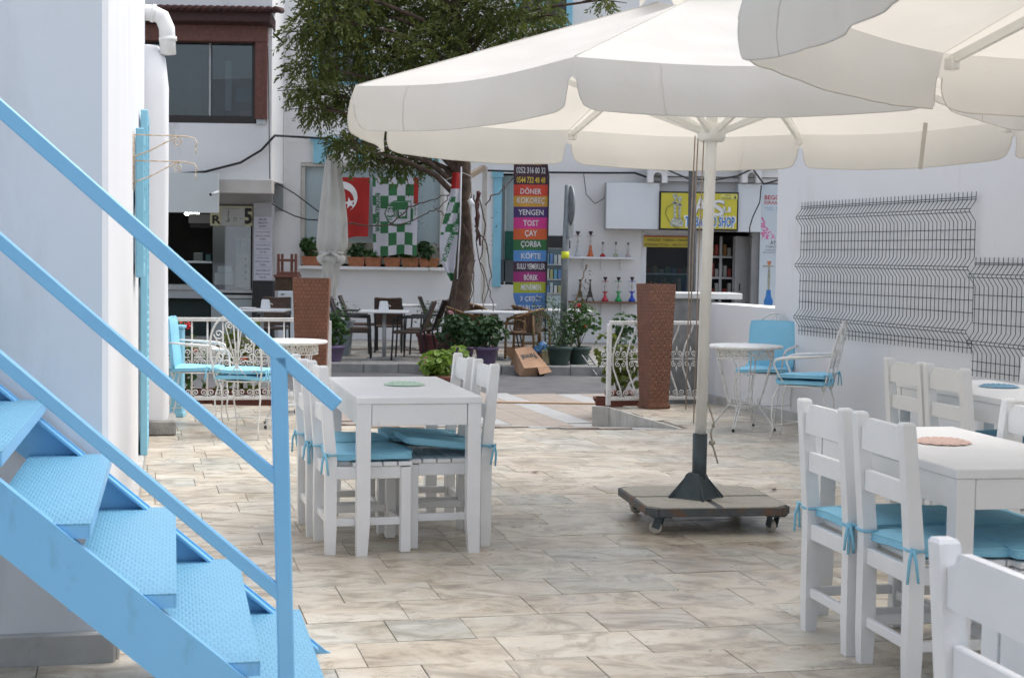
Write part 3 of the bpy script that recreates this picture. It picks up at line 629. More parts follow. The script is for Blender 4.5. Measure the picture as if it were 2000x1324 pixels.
# ---------------------------------------------------------------- parasols
M_canvas = mat('cream_canvas', (.77, .765, .745), (.73, .72, .695), 2.5, .85, 1.0, 4.5, trans=.42, tcol=(.76, .71, .62), stain=((.66, .61, .52), 2.6, .66, 1.2))
M_alu = mat('cream_aluminium', (.88, .88, .85), (.84, .835, .80), 10, .4, .05, 60, metal=.15)
def make_parasol(label, centre, ang0, rim=2.25, rad=1.95, lean=(0, 0), base=True, seed=1, vh=.235):
    t = thing('parasol', label, 'parasol', (centre[0], centre[1], 0)); rg = random.Random(seed); N = 8
    apex_r, apex_z = .33, rim+.50; hub_z = 2.09
    def P(a, r_, z): return Vector((math.cos(a)*r_, math.sin(a)*r_, z))
    A = [R(ang0+45*i) for i in range(N)]; drop = [rg.uniform(-.02, .02) for _ in A]
    rimp = [P(A[i], rad, rim+drop[i]) for i in range(N)]; top = [P(A[i], apex_r, apex_z) for i in range(N)]
    nu, nv = 16, 26
    for i in range(N):
        j = (i+1) % N; ph = rg.uniform(0, 6); ph2 = rg.uniform(0, 6)
        def f(u, v):
            a, b = top[i].lerp(rimp[i], v), top[j].lerp(rimp[j], v); p = a.lerp(b, u); k = math.sin(math.pi*u)
            p.z -= k*(.035*v+.05*v*(1-v)) ; ctr = Vector((p.x, p.y, 0)).normalized(); p -= ctr*k*.05*v
            k *= 1-v**6; p.z += .014*k*math.sin(9*v+ph+3*u)*v + .010*k*math.sin(16*u*v+ph2) + .030*k*mnoise.noise(Vector((p.x*1.3+seed, p.y*1.3, i*3.1))) + .016*k*mnoise.noise(Vector((p.x*4+seed, p.y*4, i*1.7))) - .030*k*math.exp(-((v-.78)/.09)**2) + .016*k*math.exp(-((v-.90-.05*u)/.05)**2)
            return p
        m = MB(); m.sheet(f, nu, nv); m.build('canopy_panel', M_canvas, t, fix=False)
        def g_(u, w_):
            ins = 0.0 if w_ < .42 else .020+.026*((w_-.42)/.58)**2
            L = (rimp[j]-rimp[i]).length; uu = (ins/L)+u*(1-2*ins/L)
            p = f(uu, 1); o = Vector((p.x, p.y, 0)).normalized(); endd = min(u, 1-u)
            dz = vh*w_*(1-.09*max(0, 1-endd*26)**1.5*w_)
            p = Vector(p); p.z -= dz; p += o*(.018*math.sin(math.pi*w_*.9)+.012*w_*math.sin(7*u+ph)+.007*w_*math.sin(17*u+ph2)+.02*w_)
            L_ = Vector((p.x*7+seed, p.y*7, p.z*1.5)); p += o*(.016*w_*mnoise.noise(L_)+.010*w_*mnoise.noise(L_*2.3)); return p
        m = MB(); m.sheet(lambda u, w_: g_(.5-.5*math.cos(math.pi*u), w_), 30, 10); vb = m.build('valance', M_canvas, t, fix=False)
        m = MB(); m.tube([g_(0, 1-q/12*.58) for q in range(12, 0, -1)]+[g_(.5-.5*math.cos(math.pi*q/30), 1) for q in range(31)]+[g_(1, 1-q/12*.58) for q in range(1, 13)], .0024, 5); m.build('hem', M_canvas, vb)
        m = MB(); m.bar(P(A[i], .06, apex_z-.045), P(A[i], rad-.03, rim+drop[i]-.035), .022, .034, up=(0, 0, 1)); m.box(P(A[i], rad-.045, rim+drop[i]-.045), (.05, .045, .05), rz=A[i], ch=.006); m.build('rib', M_alu, t); m = MB(); m.tube([f(0, q/20)+Vector((0, 0, .002)) for q in range(21)], .0025, 5); m.build('seam', M_canvas, t); m = MB(); m.tube([g_(.24, q/8)+Vector((g_(.24, q/8).x, g_(.24, q/8).y, 0)).normalized()*.002 for q in range(9)], .0013, 4); m.build('seam', M_canvas, vb)
        m = MB(); mid = P(A[i], .06, apex_z-.02).lerp(rimp[i]-Vector((0, 0, .025)), .50); m.bar(P(A[i], .05, hub_z), mid-Vector((0, 0, .02)), .018, .03); m.build('strut', M_alu, t)
    m = MB()                                              # vent cap: petals lifted above the opening
    for i in range(N):
        j = (i+1) % N
        def h(u, v):
            a, b = P(A[i], .02+.40*v, apex_z+.22-.16*v), P(A[j], .02+.40*v, apex_z+.22-.16*v); p = a.lerp(b, u); p.z += math.sin(math.pi*u)*.10*v; 
            if v > .85: p.z -= .045*(1-math.sin(math.pi*u))
            return p
        m.sheet(h, 8, 6)
    m.build('vent_cap', M_canvas, t, fix=False)
    lx, ly = lean
    m = MB(); m.tube([(lx, ly, .30), (0, 0, hub_z), (0, 0, apex_z+.1)], .030, 20); m.build('pole', M_alu, t)
    m = MB(); m.lathe([(.03, -.05), (.06, -.05), (.075, -.03), (.075, .03), (.05, .05), (.03, .05)], 16, (0, 0, hub_z)); m.build('hub', M_alu, t)
    rope = mat('cord', (.40, .32, .25), (.30, .24, .19), 30, .9)
    for k, (dx, dy) in enumerate(((-.09, -.02), (-.07, .01), (-.045, -.04))):
        m = MB(); zb_ = [.62, 1.0, .55][k]; m.tube([(dx, dy, hub_z-.02), (dx+lx*.4, dy, 1.5), (dx*.9+lx, dy+ly, zb_)], .0035, 5); m.build('cord', rope, t)
    m = MB(); m.tube([(lx+.04, -.03, .66), (lx+.075, -.04, .55), (lx+.06, -.04, .49), (lx+.07, -.04, .43), (lx+.10, -.05, .33)], .005, 6); m.lathe([(.001, -.018), (.017, -.006), (.016, .008), (.001, .018)], 10, (lx+.068, -.04, .44)); m.build('pull_knob', mat('old_cord', (.45, .41, .35), (.33, .30, .25), 30, .9), t)
    if not base: return t
    B = Matrix.Translation((-.015, .0, 0)) @ Matrix.Rotation(R(8.5), 4, 'Z')
    M_rust = mat('rusty_steel', (.10, .115, .125), (.075, .085, .09), 9, .6, .3, 60, metal=.3, stain=((.20, .085, .035), 8, .5, 1))
    M_grey = mat('slate_steel', (.055, .075, .085), (.04, .055, .065), 10, .45, .1, 60, metal=.3, stain=((.13, .07, .045), 14, .68, 1))
    h = .378; m = MB(); m.T = B
    cc_ = .05; oc = [(-h+cc_, -h), (h-cc_, -h), (h, -h+cc_), (h, h-cc_), (h-cc_, h), (-h+cc_, h), (-h, h-cc_), (-h, -h+cc_)]
    for i in range(8): a, b = oc[i], oc[(i+1) % 8]; m.bar((*a, .122), (*b, .122), .012, .038)
    m.bar((-h, 0, .122), (h, 0, .122), .03, .038); m.bar((0, -h, .123), (0, h, .123), .03, .038); m.box((0, 0, .100), (2*h-.03, 2*h-.03, .006)); m.build('base_frame', M_rust, t)
    M_slab = mat('grey_slab', (.50, .475, .42), (.43, .41, .36), 30, .9, .3, 90, stain=((.24, .225, .2), 5, .6, 1))
    for sx in (-1, 1):
        for sy in (-1, 1):
            m = MB(); m.T = B; i_, o_ = .020, h-.008; pts = [(sx*i_, sy*i_), (sx*o_, sy*i_), (sx*o_, sy*(o_-.07)), (sx*(o_-.07), sy*o_), (sx*i_, sy*o_)]
            m.prism(pts, .104, .146, 'z'); m.build('ballast_slab', M_slab, t)
            m = MB(); m.T = B; cx, cy_ = sx*(h-.075), sy*(h-.06); m.box((cx, cy_, .094), (.10, .09, .006)); a = rg.uniform(0, 3)
            for q in (-.022, .022): m.bar((cx+q*math.cos(a+1.57), cy_+q*math.sin(a+1.57), .092), (cx+q*math.cos(a+1.57)+.02*math.cos(a), cy_+q*math.sin(a+1.57)+.02*math.sin(a), .034), .006, .04, up=(math.cos(a), math.sin(a), 0))
            cs = m.build('caster', M_grey, t)
            m = MB(); m.T = B @ Matrix.Translation((cx+.025*math.cos(a), cy_+.025*math.sin(a), .0355)) @ Matrix.Rotation(a, 4, 'Z') @ Matrix.Rotation(R(90), 4, 'X'); m.lathe([(.024, -.015), (.034, -.011), (.0355, 0), (.034, .011), (.024, .015)], 20); m.build('wheel', mat('pale_rubber', (.46, .44, .39), (.36, .34, .3), 20, .6), cs)
    m = MB(); m.tube([(lx*1.0, ly, .12), (lx, ly, .49)], .039, 20); m.build('sleeve', M_grey, t)
    m = MB(); m.T = Matrix.Translation((lx, ly, 0)) @ B
    for k in range(4):
        a = R(90*k); d = Vector((math.cos(a), math.sin(a), 0)); q = Vector((-d.y, d.x, 0))*.004
        vs = [d*.036+Vector((0, 0, .146)), d*.15+Vector((0, 0, .146)), d*.15+Vector((0, 0, .156)), d*.045+Vector((0, 0, .275)), d*.036+Vector((0, 0, .275))]
        m.add([p+q for p in vs]+[p-q for p in vs], [(0, 1, 2, 3, 4), (9, 8, 7, 6, 5)]+[(i, i+5, (i+1) % 5+5, (i+1) % 5) for i in range(5)])
    m.lathe([(.13, .147), (.12, .154), (.055, .275), (.041, .283)], 4, smooth=False); m.build('gusset', M_grey, t); return t
make_parasol('large cream parasol standing open on a wheeled slab base in the courtyard', (1.045, 8.12), 20.7, lean=(-.035, -.06), seed=4, vh=.215)
make_parasol('cream parasol overhead in the top right corner, nearer than the wheeled one', (2.58, 4.24), 28.0, rim=2.245, seed=9, base=False, vh=.22)

o = bpy.data.objects['parasol']; m = MB(); a_, b_ = at(1808, 240, 8.95), at(1797, 331, 8.95); c0 = Vector((1.045, 8.12, 0)); m.bar(a_-c0, b_-c0, .003, .026, up=(1, 0, 0)); m.build('strap', M_canvas, o)
# ---------------------------------------------------------------- tall wicker planters
def tall_planter(label, loc, rz, h=1.18, k=1):
    t = thing('wicker_planter', label, 'planter', loc, rz, 'tall square wicker planters')
    def ring(hw, z):
        hw *= k
        return [(-hw, -hw, z), (hw, -hw, z), (hw, hw, z), (-hw, hw, z)]
    m = MB(); prof = [(.135, .04), (.128, .06), (.172, h-.02), (.172, h), (.155, h), (.150, h-.12)]
    vs = []
    for hw, z in prof: vs += ring(hw, z)
    m.add(vs, [(i*4+j, i*4+(j+1) % 4, (i+1)*4+(j+1) % 4, (i+1)*4+j) for i in range(len(prof)-1) for j in range(4)]+[(20, 21, 22, 23)]); m.build('body', M_wickr, t)
    m = MB(); m.box((0, 0, .02), (.30*k, .30*k, .045), ch=.012); m.build('foot', M_wickr, t)
    m = MB(); m.box((0, 0, h-.10), (.29*k, .29*k, .02)); m.build('soil', mat('soil', (.03, .022, .016), (.05, .04, .03), 30, .95, .5, 60), t)
    return t
tall_planter('tall russet wicker planter in front of the right railing', (1.36, 14.42, 0), R(24), 1.18, .80); tall_planter('tall russet wicker planter behind the left round table', (-1.80, 13.62, 0), R(4), 1.20, .94)

# ---------------------------------------------------------------- wrought iron bistro sets
def make_round_table(label, loc, rz):
    t = thing('bistro_table', label, 'table', loc, rz, 'white round iron tables'); RT = .315
    m = MB(); m.lathe([(.28, .683), (RT-.008, .683), (RT, .690), (RT, .700), (RT-.006, .707), (.0, .708)], 40); m.build('tabletop', M_iron, t)
    m = MB(); rb = .235; zt_, zb_ = .682, .60
    for z in (zt_-.004, zb_): m.tube([(rb*math.cos(a), rb*math.sin(a), z) for a in [2*math.pi*i/40 for i in range(40)]], .006, 6, closed=True)
    for k in range(16):
        a = 2*math.pi*k/16; tx = Vector((-math.sin(a), math.cos(a), 0)); c = Vector((rb*math.cos(a), rb*math.sin(a), .641)); m.tube(spiral(c, .038, 1.6 if k % 2 else -1.6, R(90), tx, (0, 0, 1), 16), .0045, 5)
        a2 = a+math.pi/16; m.tube([(rb*math.cos(a2-.1), rb*math.sin(a2-.1), zb_), (rb*math.cos(a2+.1), rb*math.sin(a2+.1), zt_)], .004, 5); m.tube([(rb*math.cos(a2+.1), rb*math.sin(a2+.1), zb_), (rb*math.cos(a2-.1), rb*math.sin(a2-.1), zt_)], .004, 5)
    m.build('filigree_band', M_iron, t)
    for k in range(4):
        a = R(45+90*k); d = Vector((math.cos(a), math.sin(a), 0)); q = Vector((-d.y, d.x, 0)); m = MB(); z = Vector((0, 0, 1))
        for s_ in (-1, 1): m.tube([d*.235+q*.022*s_+z*.60, d*.19+q*.018*s_+z*.42, d*.145+q*.014*s_+z*.26, d*.125+q*.012*s_+z*.215, d*.14+q*.012*s_+z*.19, d*.24+q*.008*s_+z*.06, d*.262+q*.007*s_+z*.025, d*.27+q*.006*s_], .0055, 6)
        m.tube(spiral(d*.20+z*.46, .03, 1.5, 0, q, z, 14), .004, 5); m.tube(spiral(d*.16+z*.33, .022, -1.5, 0, q, z, 14), .004, 5); lg = m.build('leg', M_iron, t)
        m = MB(); m.lathe([(.010, 0), (.012, .004), (.011, .022), (.008, .026)], 10, d*.268); m.build('rubber_foot', M_black, lg)
    m = MB(); m.tube([(.13*math.cos(2*math.pi*i/24), .13*math.sin(2*math.pi*i/24), .205) for i in range(24)], .005, 6, closed=True)
    for k in range(8):
        a = 2*math.pi*k/8; tx = Vector((-math.sin(a), math.cos(a), 0)); m.tube(spiral(Vector((.135*math.cos(a), .135*math.sin(a), .24)), .03, 1.4, R(-90), tx, (0, 0, 1), 14), .004, 5)
    m.build('lower_ring', M_iron, t); return t
def make_iron_chair(label, loc, rz):
    """armchair, local +y is the way it faces"""
    t = thing('iron_armchair', label, 'chair', loc, rz, 'white wrought iron armchairs'); Z = Vector((0, 0, 1))
    m = MB(); m.tube([(.215*math.cos(a)*(1 if abs(math.cos(a)) > 0 else 1), .02+.205*math.sin(a), .435) for a in [2*math.pi*i/28 for i in range(28)]], .007, 6, closed=True); m.lathe([(.0, .428), (.205, .43), (.205, .436), (0, .438)], 24, (0, .02, 0)); m.build('seat', M_iron, t)
    for sx in (-1, 1):
        m = MB(); m.tube([(sx*.17, .17, .435), (sx*.205, .215, .33), (sx*.195, .225, .2), (sx*.17, .215, .10), (sx*.185, .235, 0)], .0065, 6); m.build('leg', M_iron, t)
        m = MB(); m.tube([(sx*.16, -.16, .435), (sx*.185, -.195, .3), (sx*.175, -.2, .18), (sx*.18, -.225, .08), (sx*.195, -.255, 0)], .0065, 6); m.build('leg', M_iron, t)
        m = MB(); m.tube([(sx*.19, -.235, .68), (sx*.235, -.14, .675), (sx*.255, .0, .665), (sx*.26, .13, .655), (sx*.25, .19, .64), (sx*.235, .205, .60), (sx*.215, .17, .52), (sx*.19, .12, .437)], [.007, .009, .013, .014, .011, .008, .0065, .0065], 7); m.build('armrest', M_iron, t)
        m = MB(); m.tube([(sx*.19, .20, .12), (0, .02, .14), (-sx*.17, -.19, .14)], .004, 5); m.build('brace', M_iron, t)
    def bp(x, z): return Vector((x, -.185-(z-.43)*.22, z))
    m = MB(); arch = [bp(-.17, .40)]+[bp(-.195, .5), bp(-.205, .62)]+[bp(-.205*math.cos(a), .68+.27*math.sin(a)) for a in [math.pi*i/16 for i in range(17)]]+[bp(.205, .62), bp(.195, .5), bp(.17, .40)]
    m.tube(arch, .008, 7); m.build('back_frame', M_iron, t)
    ax = Vector((1, 0, 0)); ay = Vector((0, -.215, .977)); m = MB()
    for sx in (-1, 1):
        m.tube([bp(0, .56), bp(sx*.05, .66), bp(sx*.13, .72), bp(sx*.165, .79)]+[p for p in spiral(bp(sx*.125, .80), .045, -sx*1.5, 0 if sx > 0 else math.pi, ax, ay, 16)], .0048, 5)
        m.tube([bp(0, .56), bp(sx*.04, .74), bp(sx*.06, .84)]+[p for p in spiral(bp(sx*.033, .865), .032, sx*1.5, 0 if sx > 0 else math.pi, ax, ay, 14)], .0048, 5)
        m.tube([bp(0, .56), bp(sx*.07, .60), bp(sx*.15, .585)]+[p for p in spiral(bp(sx*.13, .625), .036, sx*1.4, R(-60) if sx > 0 else R(240), ax, ay, 14)], .0048, 5)
        m.tube([bp(0, .56), bp(sx*.06, .49), bp(sx*.12, .44), bp(sx*.155, .45), bp(sx*.165, .50), bp(sx*.14, .53), bp(sx*.115, .51)], .0048, 5)
        m.tube(spiral(bp(sx*.11, .69), .04, sx*1.3, R(90), ax, ay, 14), .0045, 5)
    m.tube([bp(0, .42), bp(0, .95)], .005, 5); m.lathe([(.001, -.03), (.012, -.015), (.014, 0), (.012, .015), (.001, .03)], 8, bp(0, .56)); m.build('scrollwork', M_iron, t)
    return t
def pads(chair_loc, rz, labels, back=None, n=2):
    for k in range(n):
        c = make_cushion(labels[k], 20+k+int(chair_loc[0]*7), .042, .41, ties=(k == n-1)); c.location = (chair_loc[0], chair_loc[1], .462+k*.046); c.rotation_euler = (R(-1.5*k), R(1.2*k), rz+R(2*k)); c.location.x += .0
    if back:
        c = make_cushion(back, 33+int(chair_loc[0]*3), .05, .42, ties=False); d = Matrix.Rotation(rz, 3, 'Z') @ Vector((0, -.195, 0))
        c.location = (chair_loc[0]+d.x, chair_loc[1]+d.y, .675); c.rotation_euler = (Matrix.Rotation(rz, 3, 'Z') @ Matrix.Rotation(R(96), 3, 'X')).to_euler()
make_round_table('white round iron table by the low wall on the right', (1.955, 12.70, 0), R(18))
make_round_table('white round iron table behind the blue stairs on the left', (-1.83, 12.45, 0), R(10))
cR1 = (2.34, 12.05, 0); make_iron_chair('white iron armchair with a scrolled back, side on, by the right wall', cR1, R(68)); pads(cR1, R(68), ['lower blue pad on the side on iron armchair by the right wall', 'upper blue pad on the side on iron armchair by the right wall'])
cR2 = (2.22, 13.30, 0); make_iron_chair('white iron armchair with an upright blue back cushion behind the right round table', cR2, R(152)); pads(cR2, R(152), ['blue seat pad on the iron armchair behind the right round table'], 'upright blue back cushion on the iron armchair behind the right round table', 1)
cL1 = (-2.05, 11.75, 0); make_iron_chair('white iron armchair seen from behind through the blue stair railing', cL1, R(-12)); pads(cL1, R(-12), ['lower blue pad on the iron armchair seen through the stair railing', 'upper blue pad on the iron armchair seen through the stair railing'])
cL2 = (-2.60, 12.55, 0); make_iron_chair('white iron armchair half hidden by the house end, facing right', cL2, R(-86)); pads(cL2, R(-86), ['blue seat pad on the iron armchair half hidden by the house end'], 'leaning blue back cushion at the house end', 1)
m = MB(); m.box((0, 0, .38), (.11, .11, .76), ch=.008); m.box((0, 0, .775), (.135, .135, .03), ch=.008); m.box((0, 0, .02), (.13, .13, .04), ch=.004); o = m.build('wooden_post', M_ltblue); o.location = (-2.88, 13.05, 0); tag(o, 'pale blue square wooden post with a flat cap beside the house end', 'post')

# ---------------------------------------------------------------- white iron railings
def railing(label, a, b, n, belly, z1=.80, z0=.07):
    a, b = Vector(a), Vector(b); d = (b-a).normalized(); o_ = (Vector((-d.y, d.x, 0))*.35-d*.94 if belly else Vector((-d.y, d.x, 0))); belly = abs(belly); L = (b-a).length; t = thing('iron_railing', label, 'railing'); z = Vector((0, 0, 1))
    m = MB(); m.bar(a+z*z1, b+z*z1, .04, .035, ch=.003); m.build('top_rail', M_iron, t)
    m = MB(); m.bar(a+z*z0, b+z*z0, .035, .03, ch=.003); m.build('bottom_rail', M_iron, t)
    for p in (a, b): m = MB(); m.box(p+z*(z1/2-.0), (.04, .04, z1-.02), rz=math.atan2(d.y, d.x), ch=.003); m.build('post', M_iron, t)
    st = L/n
    for i in range(1, n): 
        c = a+d*(st*i); m = MB()
        if belly: m.tube([c+z*(z1-.01), c+o_*.02+z*.72, c+o_*belly*.7+z*.60, c+o_*belly+z*.47, c+o_*belly*.92+z*.36, c+o_*belly*.5+z*.24, c+o_*.02+z*.16, c+z*z0], .0085, 7)
        else: m.tube([c+z*z0, c+z*z1], .0085, 6)
        m.build('baluster', M_iron, t)
    for i in range(n):
        c = a+d*(st*(i+.5))+o_*(belly*.9 if belly else .012); m = MB()
        for s_ in (-1, 1):
            for q, zz in ((1, .50), (-1, .40)):
                m.tube(spiral(c+d*s_*.028+z*zz, .030, s_*q*1.35, R(-90*q), d, z, 14), .005, 5)
        m.tube([c+d*-.05+z*.45, c+d*.05+z*.45], .006, 5); m.lathe([(.002, .515), (.010, .54), (.002, .575)], 8, c); m.lathe([(.002, .325), (.010, .36), (.002, .385)], 8, c)
        m.build('scroll', M_iron, t); m = MB(); m.tube([a+d*(st*(i+.5)-.035)+z*.092, a+d*(st*(i+.5)+.035)+z*.092], .005, 5)
        for s_ in (-1, 1): m.tube(spiral(a+d*(st*(i+.5)+s_*.035)+z*.125, .033, s_*1.5, R(-90), d, z, 14), .005, 5)
        m.build('lower_scroll', M_iron, t)
railing('white iron railing with bellied bars right of the entrance', (.93, 14.50, 0), (1.90, 14.80, 0), 7, .10)
railing('white iron railing with scrolls left of the entrance', (-3.9, 13.72, 0), (-1.72, 14.26, 0), 16, 0)
# stone pedestal with a marble slab behind the right railing
pd = thing('stone_pedestal', 'rough grey stone pedestal topped by a wide marble slab behind the railing', 'pedestal', (1.78, 15.35, 0), R(6))
m = MB(); m.box((.0, 0, .38), (.44, .40, 1.30), ch=.012); m.build('shaft', mat('grey_stone', (.26, .265, .26), (.19, .195, .19), 8, .85, .5, 40, stain=((.42, .42, .41), 5, .62, .3)), pd)
m = MB(); m.box((.12, 0, 1.055), (.74, .50, .06), ch=.008); m.build('slab', mat('grey_marble', (.52, .53, .52), (.44, .45, .44), 6, .4, .05, 40, stain=((.34, .35, .34), 9, .6, 1)), pd)
# ---------------------------------------------------------------- buildings across the street
FY = 28.5; PZ = -.17
def bx(x0, y0, x1, y1, Y, dep, m_, name, parent, ch=.004):
    """upright box whose front face covers a measured rectangle at distance Y, dep metres deep behind it"""
    cx, cz, w_, h_ = rect(x0, y0, x1, y1, Y); m = MB(); m.box((cx, Y+dep/2, cz), (w_, dep, h_), ch=ch); return m.build(name, m_, parent)
def X_(px, Y=FY, py=480): return at(px, py, Y).x
def Z_(py, Y=FY, px=1000): return at(px, py, Y).z
def front(m, x0, x1, z0, z1, holes, Y0, Y1):
    xs = sorted({x0, x1, *[h[0] for h in holes], *[h[1] for h in holes]}); zs = sorted({z0, z1, *[h[2] for h in holes], *[h[3] for h in holes]})
    for i in range(len(xs)-1):
        for j in range(len(zs)-1):
            cx, cz = (xs[i]+xs[i+1])/2, (zs[j]+zs[j+1])/2
            if any(h[0] < cx < h[1] and h[2] < cz < h[3] for h in holes): continue
            m.add([(xs[i], Y0, zs[j]), (xs[i+1], Y0, zs[j]), (xs[i+1], Y0, zs[j+1]), (xs[i], Y0, zs[j+1])], [(0, 1, 2, 3)])
    for a, b, c, d in holes:
        m.add([(a, Y0, c), (b, Y0, c), (b, Y0, d), (a, Y0, d), (a, Y1, c), (b, Y1, c), (b, Y1, d), (a, Y1, d)], [(0, 4, 5, 1), (1, 5, 6, 2), (2, 6, 7, 3), (3, 7, 4, 0)])
def hole(x0, y0, x1, y1, Y=FY):
    cx, cz, w_, h_ = rect(x0, y0, x1, y1, Y); return (cx-w_/2, cx+w_/2, max(cz-h_/2, PZ+.02), cz+h_/2)
M_frame = mat('cream_frame', (.55, .53, .49), (.47, .45, .41), 8, .6, .1, 50)
M_pane = mat('frosted_panel', (.44, .55, .58), (.40, .50, .53), 1.2, .25, .02, 20, spec=.6)
M_panelw = mat('sign_panel_white', (.70, .73, .76), (.66, .69, .72), 1.5, .3, .02, 20)
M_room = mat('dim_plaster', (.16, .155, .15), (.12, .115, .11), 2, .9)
M_wood = mat('brown_timber', (.16, .055, .036), (.115, .037, .024), 14, .5, .25, 60)
M_steel = mat('steel', (.42, .43, .43), (.34, .35, .35), 6, .45, .05, 40, metal=.35)
M_glass = glass('window_glass', (.55, .62, .64), .03)

cb = thing('cafe_building', 'long white two storey building across the street behind the tree and banners', 'building')
x0, x1 = X_(527), X_(1530)+6
hs2 = [hole(588, 320, 866, 523), hole(968, 340, 1058, 556), hole(1252, 453, 1360, 576), hole(1372, 453, 1466, 668), hole(618, -60, 716, 165), hole(1015, -80, 1112, 52)]
m = MB(); front(m, x0, x1, PZ, 7.0, hs2, FY, FY+.22)
m.add([(x0, FY, PZ), (x0, FY+6, PZ), (x0, FY+6, 7), (x0, FY, 7), (x1, FY, PZ), (x1, FY+6, PZ), (x1, FY+6, 7), (x1, FY, 7)], [(0, 3, 2, 1), (4, 5, 6, 7), (3, 7, 6, 2), (1, 2, 6, 5)]); m.build('wall', M_cafe, cb, fix=False)
# shallow room walls behind the openings
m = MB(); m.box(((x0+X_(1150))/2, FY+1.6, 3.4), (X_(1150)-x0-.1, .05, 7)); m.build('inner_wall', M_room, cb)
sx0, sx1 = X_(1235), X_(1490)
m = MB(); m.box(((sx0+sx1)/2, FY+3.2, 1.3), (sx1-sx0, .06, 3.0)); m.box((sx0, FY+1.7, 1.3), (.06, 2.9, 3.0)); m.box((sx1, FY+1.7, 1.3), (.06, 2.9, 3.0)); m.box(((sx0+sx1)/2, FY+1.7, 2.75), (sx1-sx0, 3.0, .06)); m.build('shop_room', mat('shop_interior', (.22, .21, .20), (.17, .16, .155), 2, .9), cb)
# display window with frosted panel
dw = bx(594, 326, 860, 516, FY+.10, .03, M_pane, 'display_window', cb); dw['label'] = 'pale frosted display window behind the flags'
for r_ in ((588, 320, 866, 327), (588, 327, 595, 516), (859, 327, 866, 516)): bx(*r_, FY-.02, .10, M_frame, 'frame', dw)
bx(596, 474, 858, 516, FY+.09, .008, mat('cream_lower_panel', (.52, .51, .45), (.46, .45, .39), 3, .6, stain=((.3, .31, .25), 3, .6, 1)), 'lower_panel', dw)
bx(582, 521, 872, 527, FY-.22, .24, M_cafe, 'sill', dw)
# blue window surrounds showing above it
for r_ in ((606, 268, 664, 276), (612, 276, 644, 319), (696, 270, 712, 319), (776, 276, 860, 284), (836, 284, 858, 319)): bx(*r_, FY-.06, .07, M_ltblue, 'blue_moulding', cb)
for (a, b, c, d, lb) in ((618, -60, 716, 165, 'upper window with blue surround behind the tree'), (1015, -80, 1112, 52, 'upper window with blue surround right of the tree')):
    wn = bx(a+5, b, c-5, d-4, FY+.14, .02, mat('dark_pane', (.03, .035, .04), (.05, .055, .06), 2, .08), 'window', cb); wn['label'] = lb
    bx(a-7, b, a+5, d, FY-.05, .16, M_ltblue, 'frame', wn); bx(c-5, b, c+7, d, FY-.05, .16, M_ltblue, 'frame', wn); bx(a+5, d-5, c-5, d+1, FY-.05, .16, M_ltblue, 'frame', wn); bx((a+c)/2-3, b, (a+c)/2+3, d-5, FY+.09, .05, M_ltblue, 'mullion', wn)
    for i in range(7): bx(a+10+i*11, d-38, a+13+i*11, d-5, FY+.04, .02, M_dark, 'bar', wn)
# blue framed door, half hidden by the banner
dr = bx(972, 344, 1054, 552, FY+.16, .03, mat('grey_blue_panel', (.34, .42, .44), (.30, .37, .39), 2, .4), 'door', cb); dr['label'] = 'blue framed doorway half hidden by the striped banner'
for r_ in ((963, 340, 979, 560), (1047, 340, 1061, 560)): bx(*r_, FY-.05, .12, M_ltblue, 'jamb', dr)
for r_ in ((961, 336, 983, 347), (1045, 336, 1064, 347)): bx(*r_, FY-.07, .13, M_ltblue, 'capital', dr)
bx(985, 360, 988, 556, FY+.10, .03, M_frame, 'stile', dr)
bx(986, 452, 1010, 508, FY+.08, .05, mat('green_cloth', (.02, .10, .075), (.015, .075, .055), 12, .9), 'green_curtain', dr)
bx(975, 508, 1040, 550, FY+.10, .04, mat('dark_lower_panel', (.10, .12, .13), (.075, .09, .10), 4, .4), 'lower_panel', dr)
# ledge with corbels above the shop signs
for k, (a, b) in enumerate(((296, 305), (307, 318), (320, 327), (329, 346), (348, 356))): bx(1258+k*3, a, 1600, b, FY-.5+k*.09, .5-k*.09, M_cafe, 'ledge_moulding', cb)
for a, b in ((1266, 1304), (1450, 1488)):
    cx, cz, w_, h_ = rect(a, 326, b, 357, FY-.62); m = MB(); n = 8
    pts = [(-w_/2, -h_/2), (-w_*.22, -h_/2)]+[(-w_*.22*math.cos(math.pi*i/n), -h_*.12+w_*.22*math.sin(math.pi*i/n)) for i in range(n+1)]+[(w_*.22, -h_/2), (w_/2, -h_/2), (w_/2, h_/2), (-w_/2, h_/2)]
    m.prism([(cx+p[0], cz+p[1]) for p in pts], FY-.62, FY-.30, 'y'); m.box((cx, FY-.45, cz+h_/2+.02), (w_+.06, .42, .04)); m.build('corbel', M_cafe, cb)
# shop window and door
sw = bx(1262, 484, 1352, 570, FY+.12, .012, glass('shop_glass', (.60, .66, .68), .0, .02, 1.22), 'shop_window', cb); sw['label'] = 'dark tobacco shop window under a yellow strip'
for r_ in ((1252, 453, 1262, 576), (1352, 453, 1360, 576), (1262, 570, 1352, 576), (1262, 453, 1352, 461)): bx(*r_, FY+.02, .14, M_white, 'frame', sw)
for i in range(9):
    bx(1266+i*9.5, 560-random.choice((8, 12, 16)), 1273+i*9.5, 569, FY+.5, .15, mat('goods_%d' % (i % 5), [(.40, .10, .08), (.55, .50, .42), (.10, .16, .30), (.30, .22, .10), (.12, .25, .15)][i % 5], None, 10, .5), 'display_box', sw)
bx(1256, 470, 1358, 524, FY+1.35, .04, M_black, 'darkness_sheet', sw)  # black sheet added to stand in for the unlit upper interior
for i in range(7): bx(1264+i*12, 533-[9, 13, 7, 12, 10, 8, 12][i], 1272+i*12, 534, FY+.55, .12, mat('goods_%d' % ((i*3) % 5), (.3, .3, .3)), 'display_box', sw)
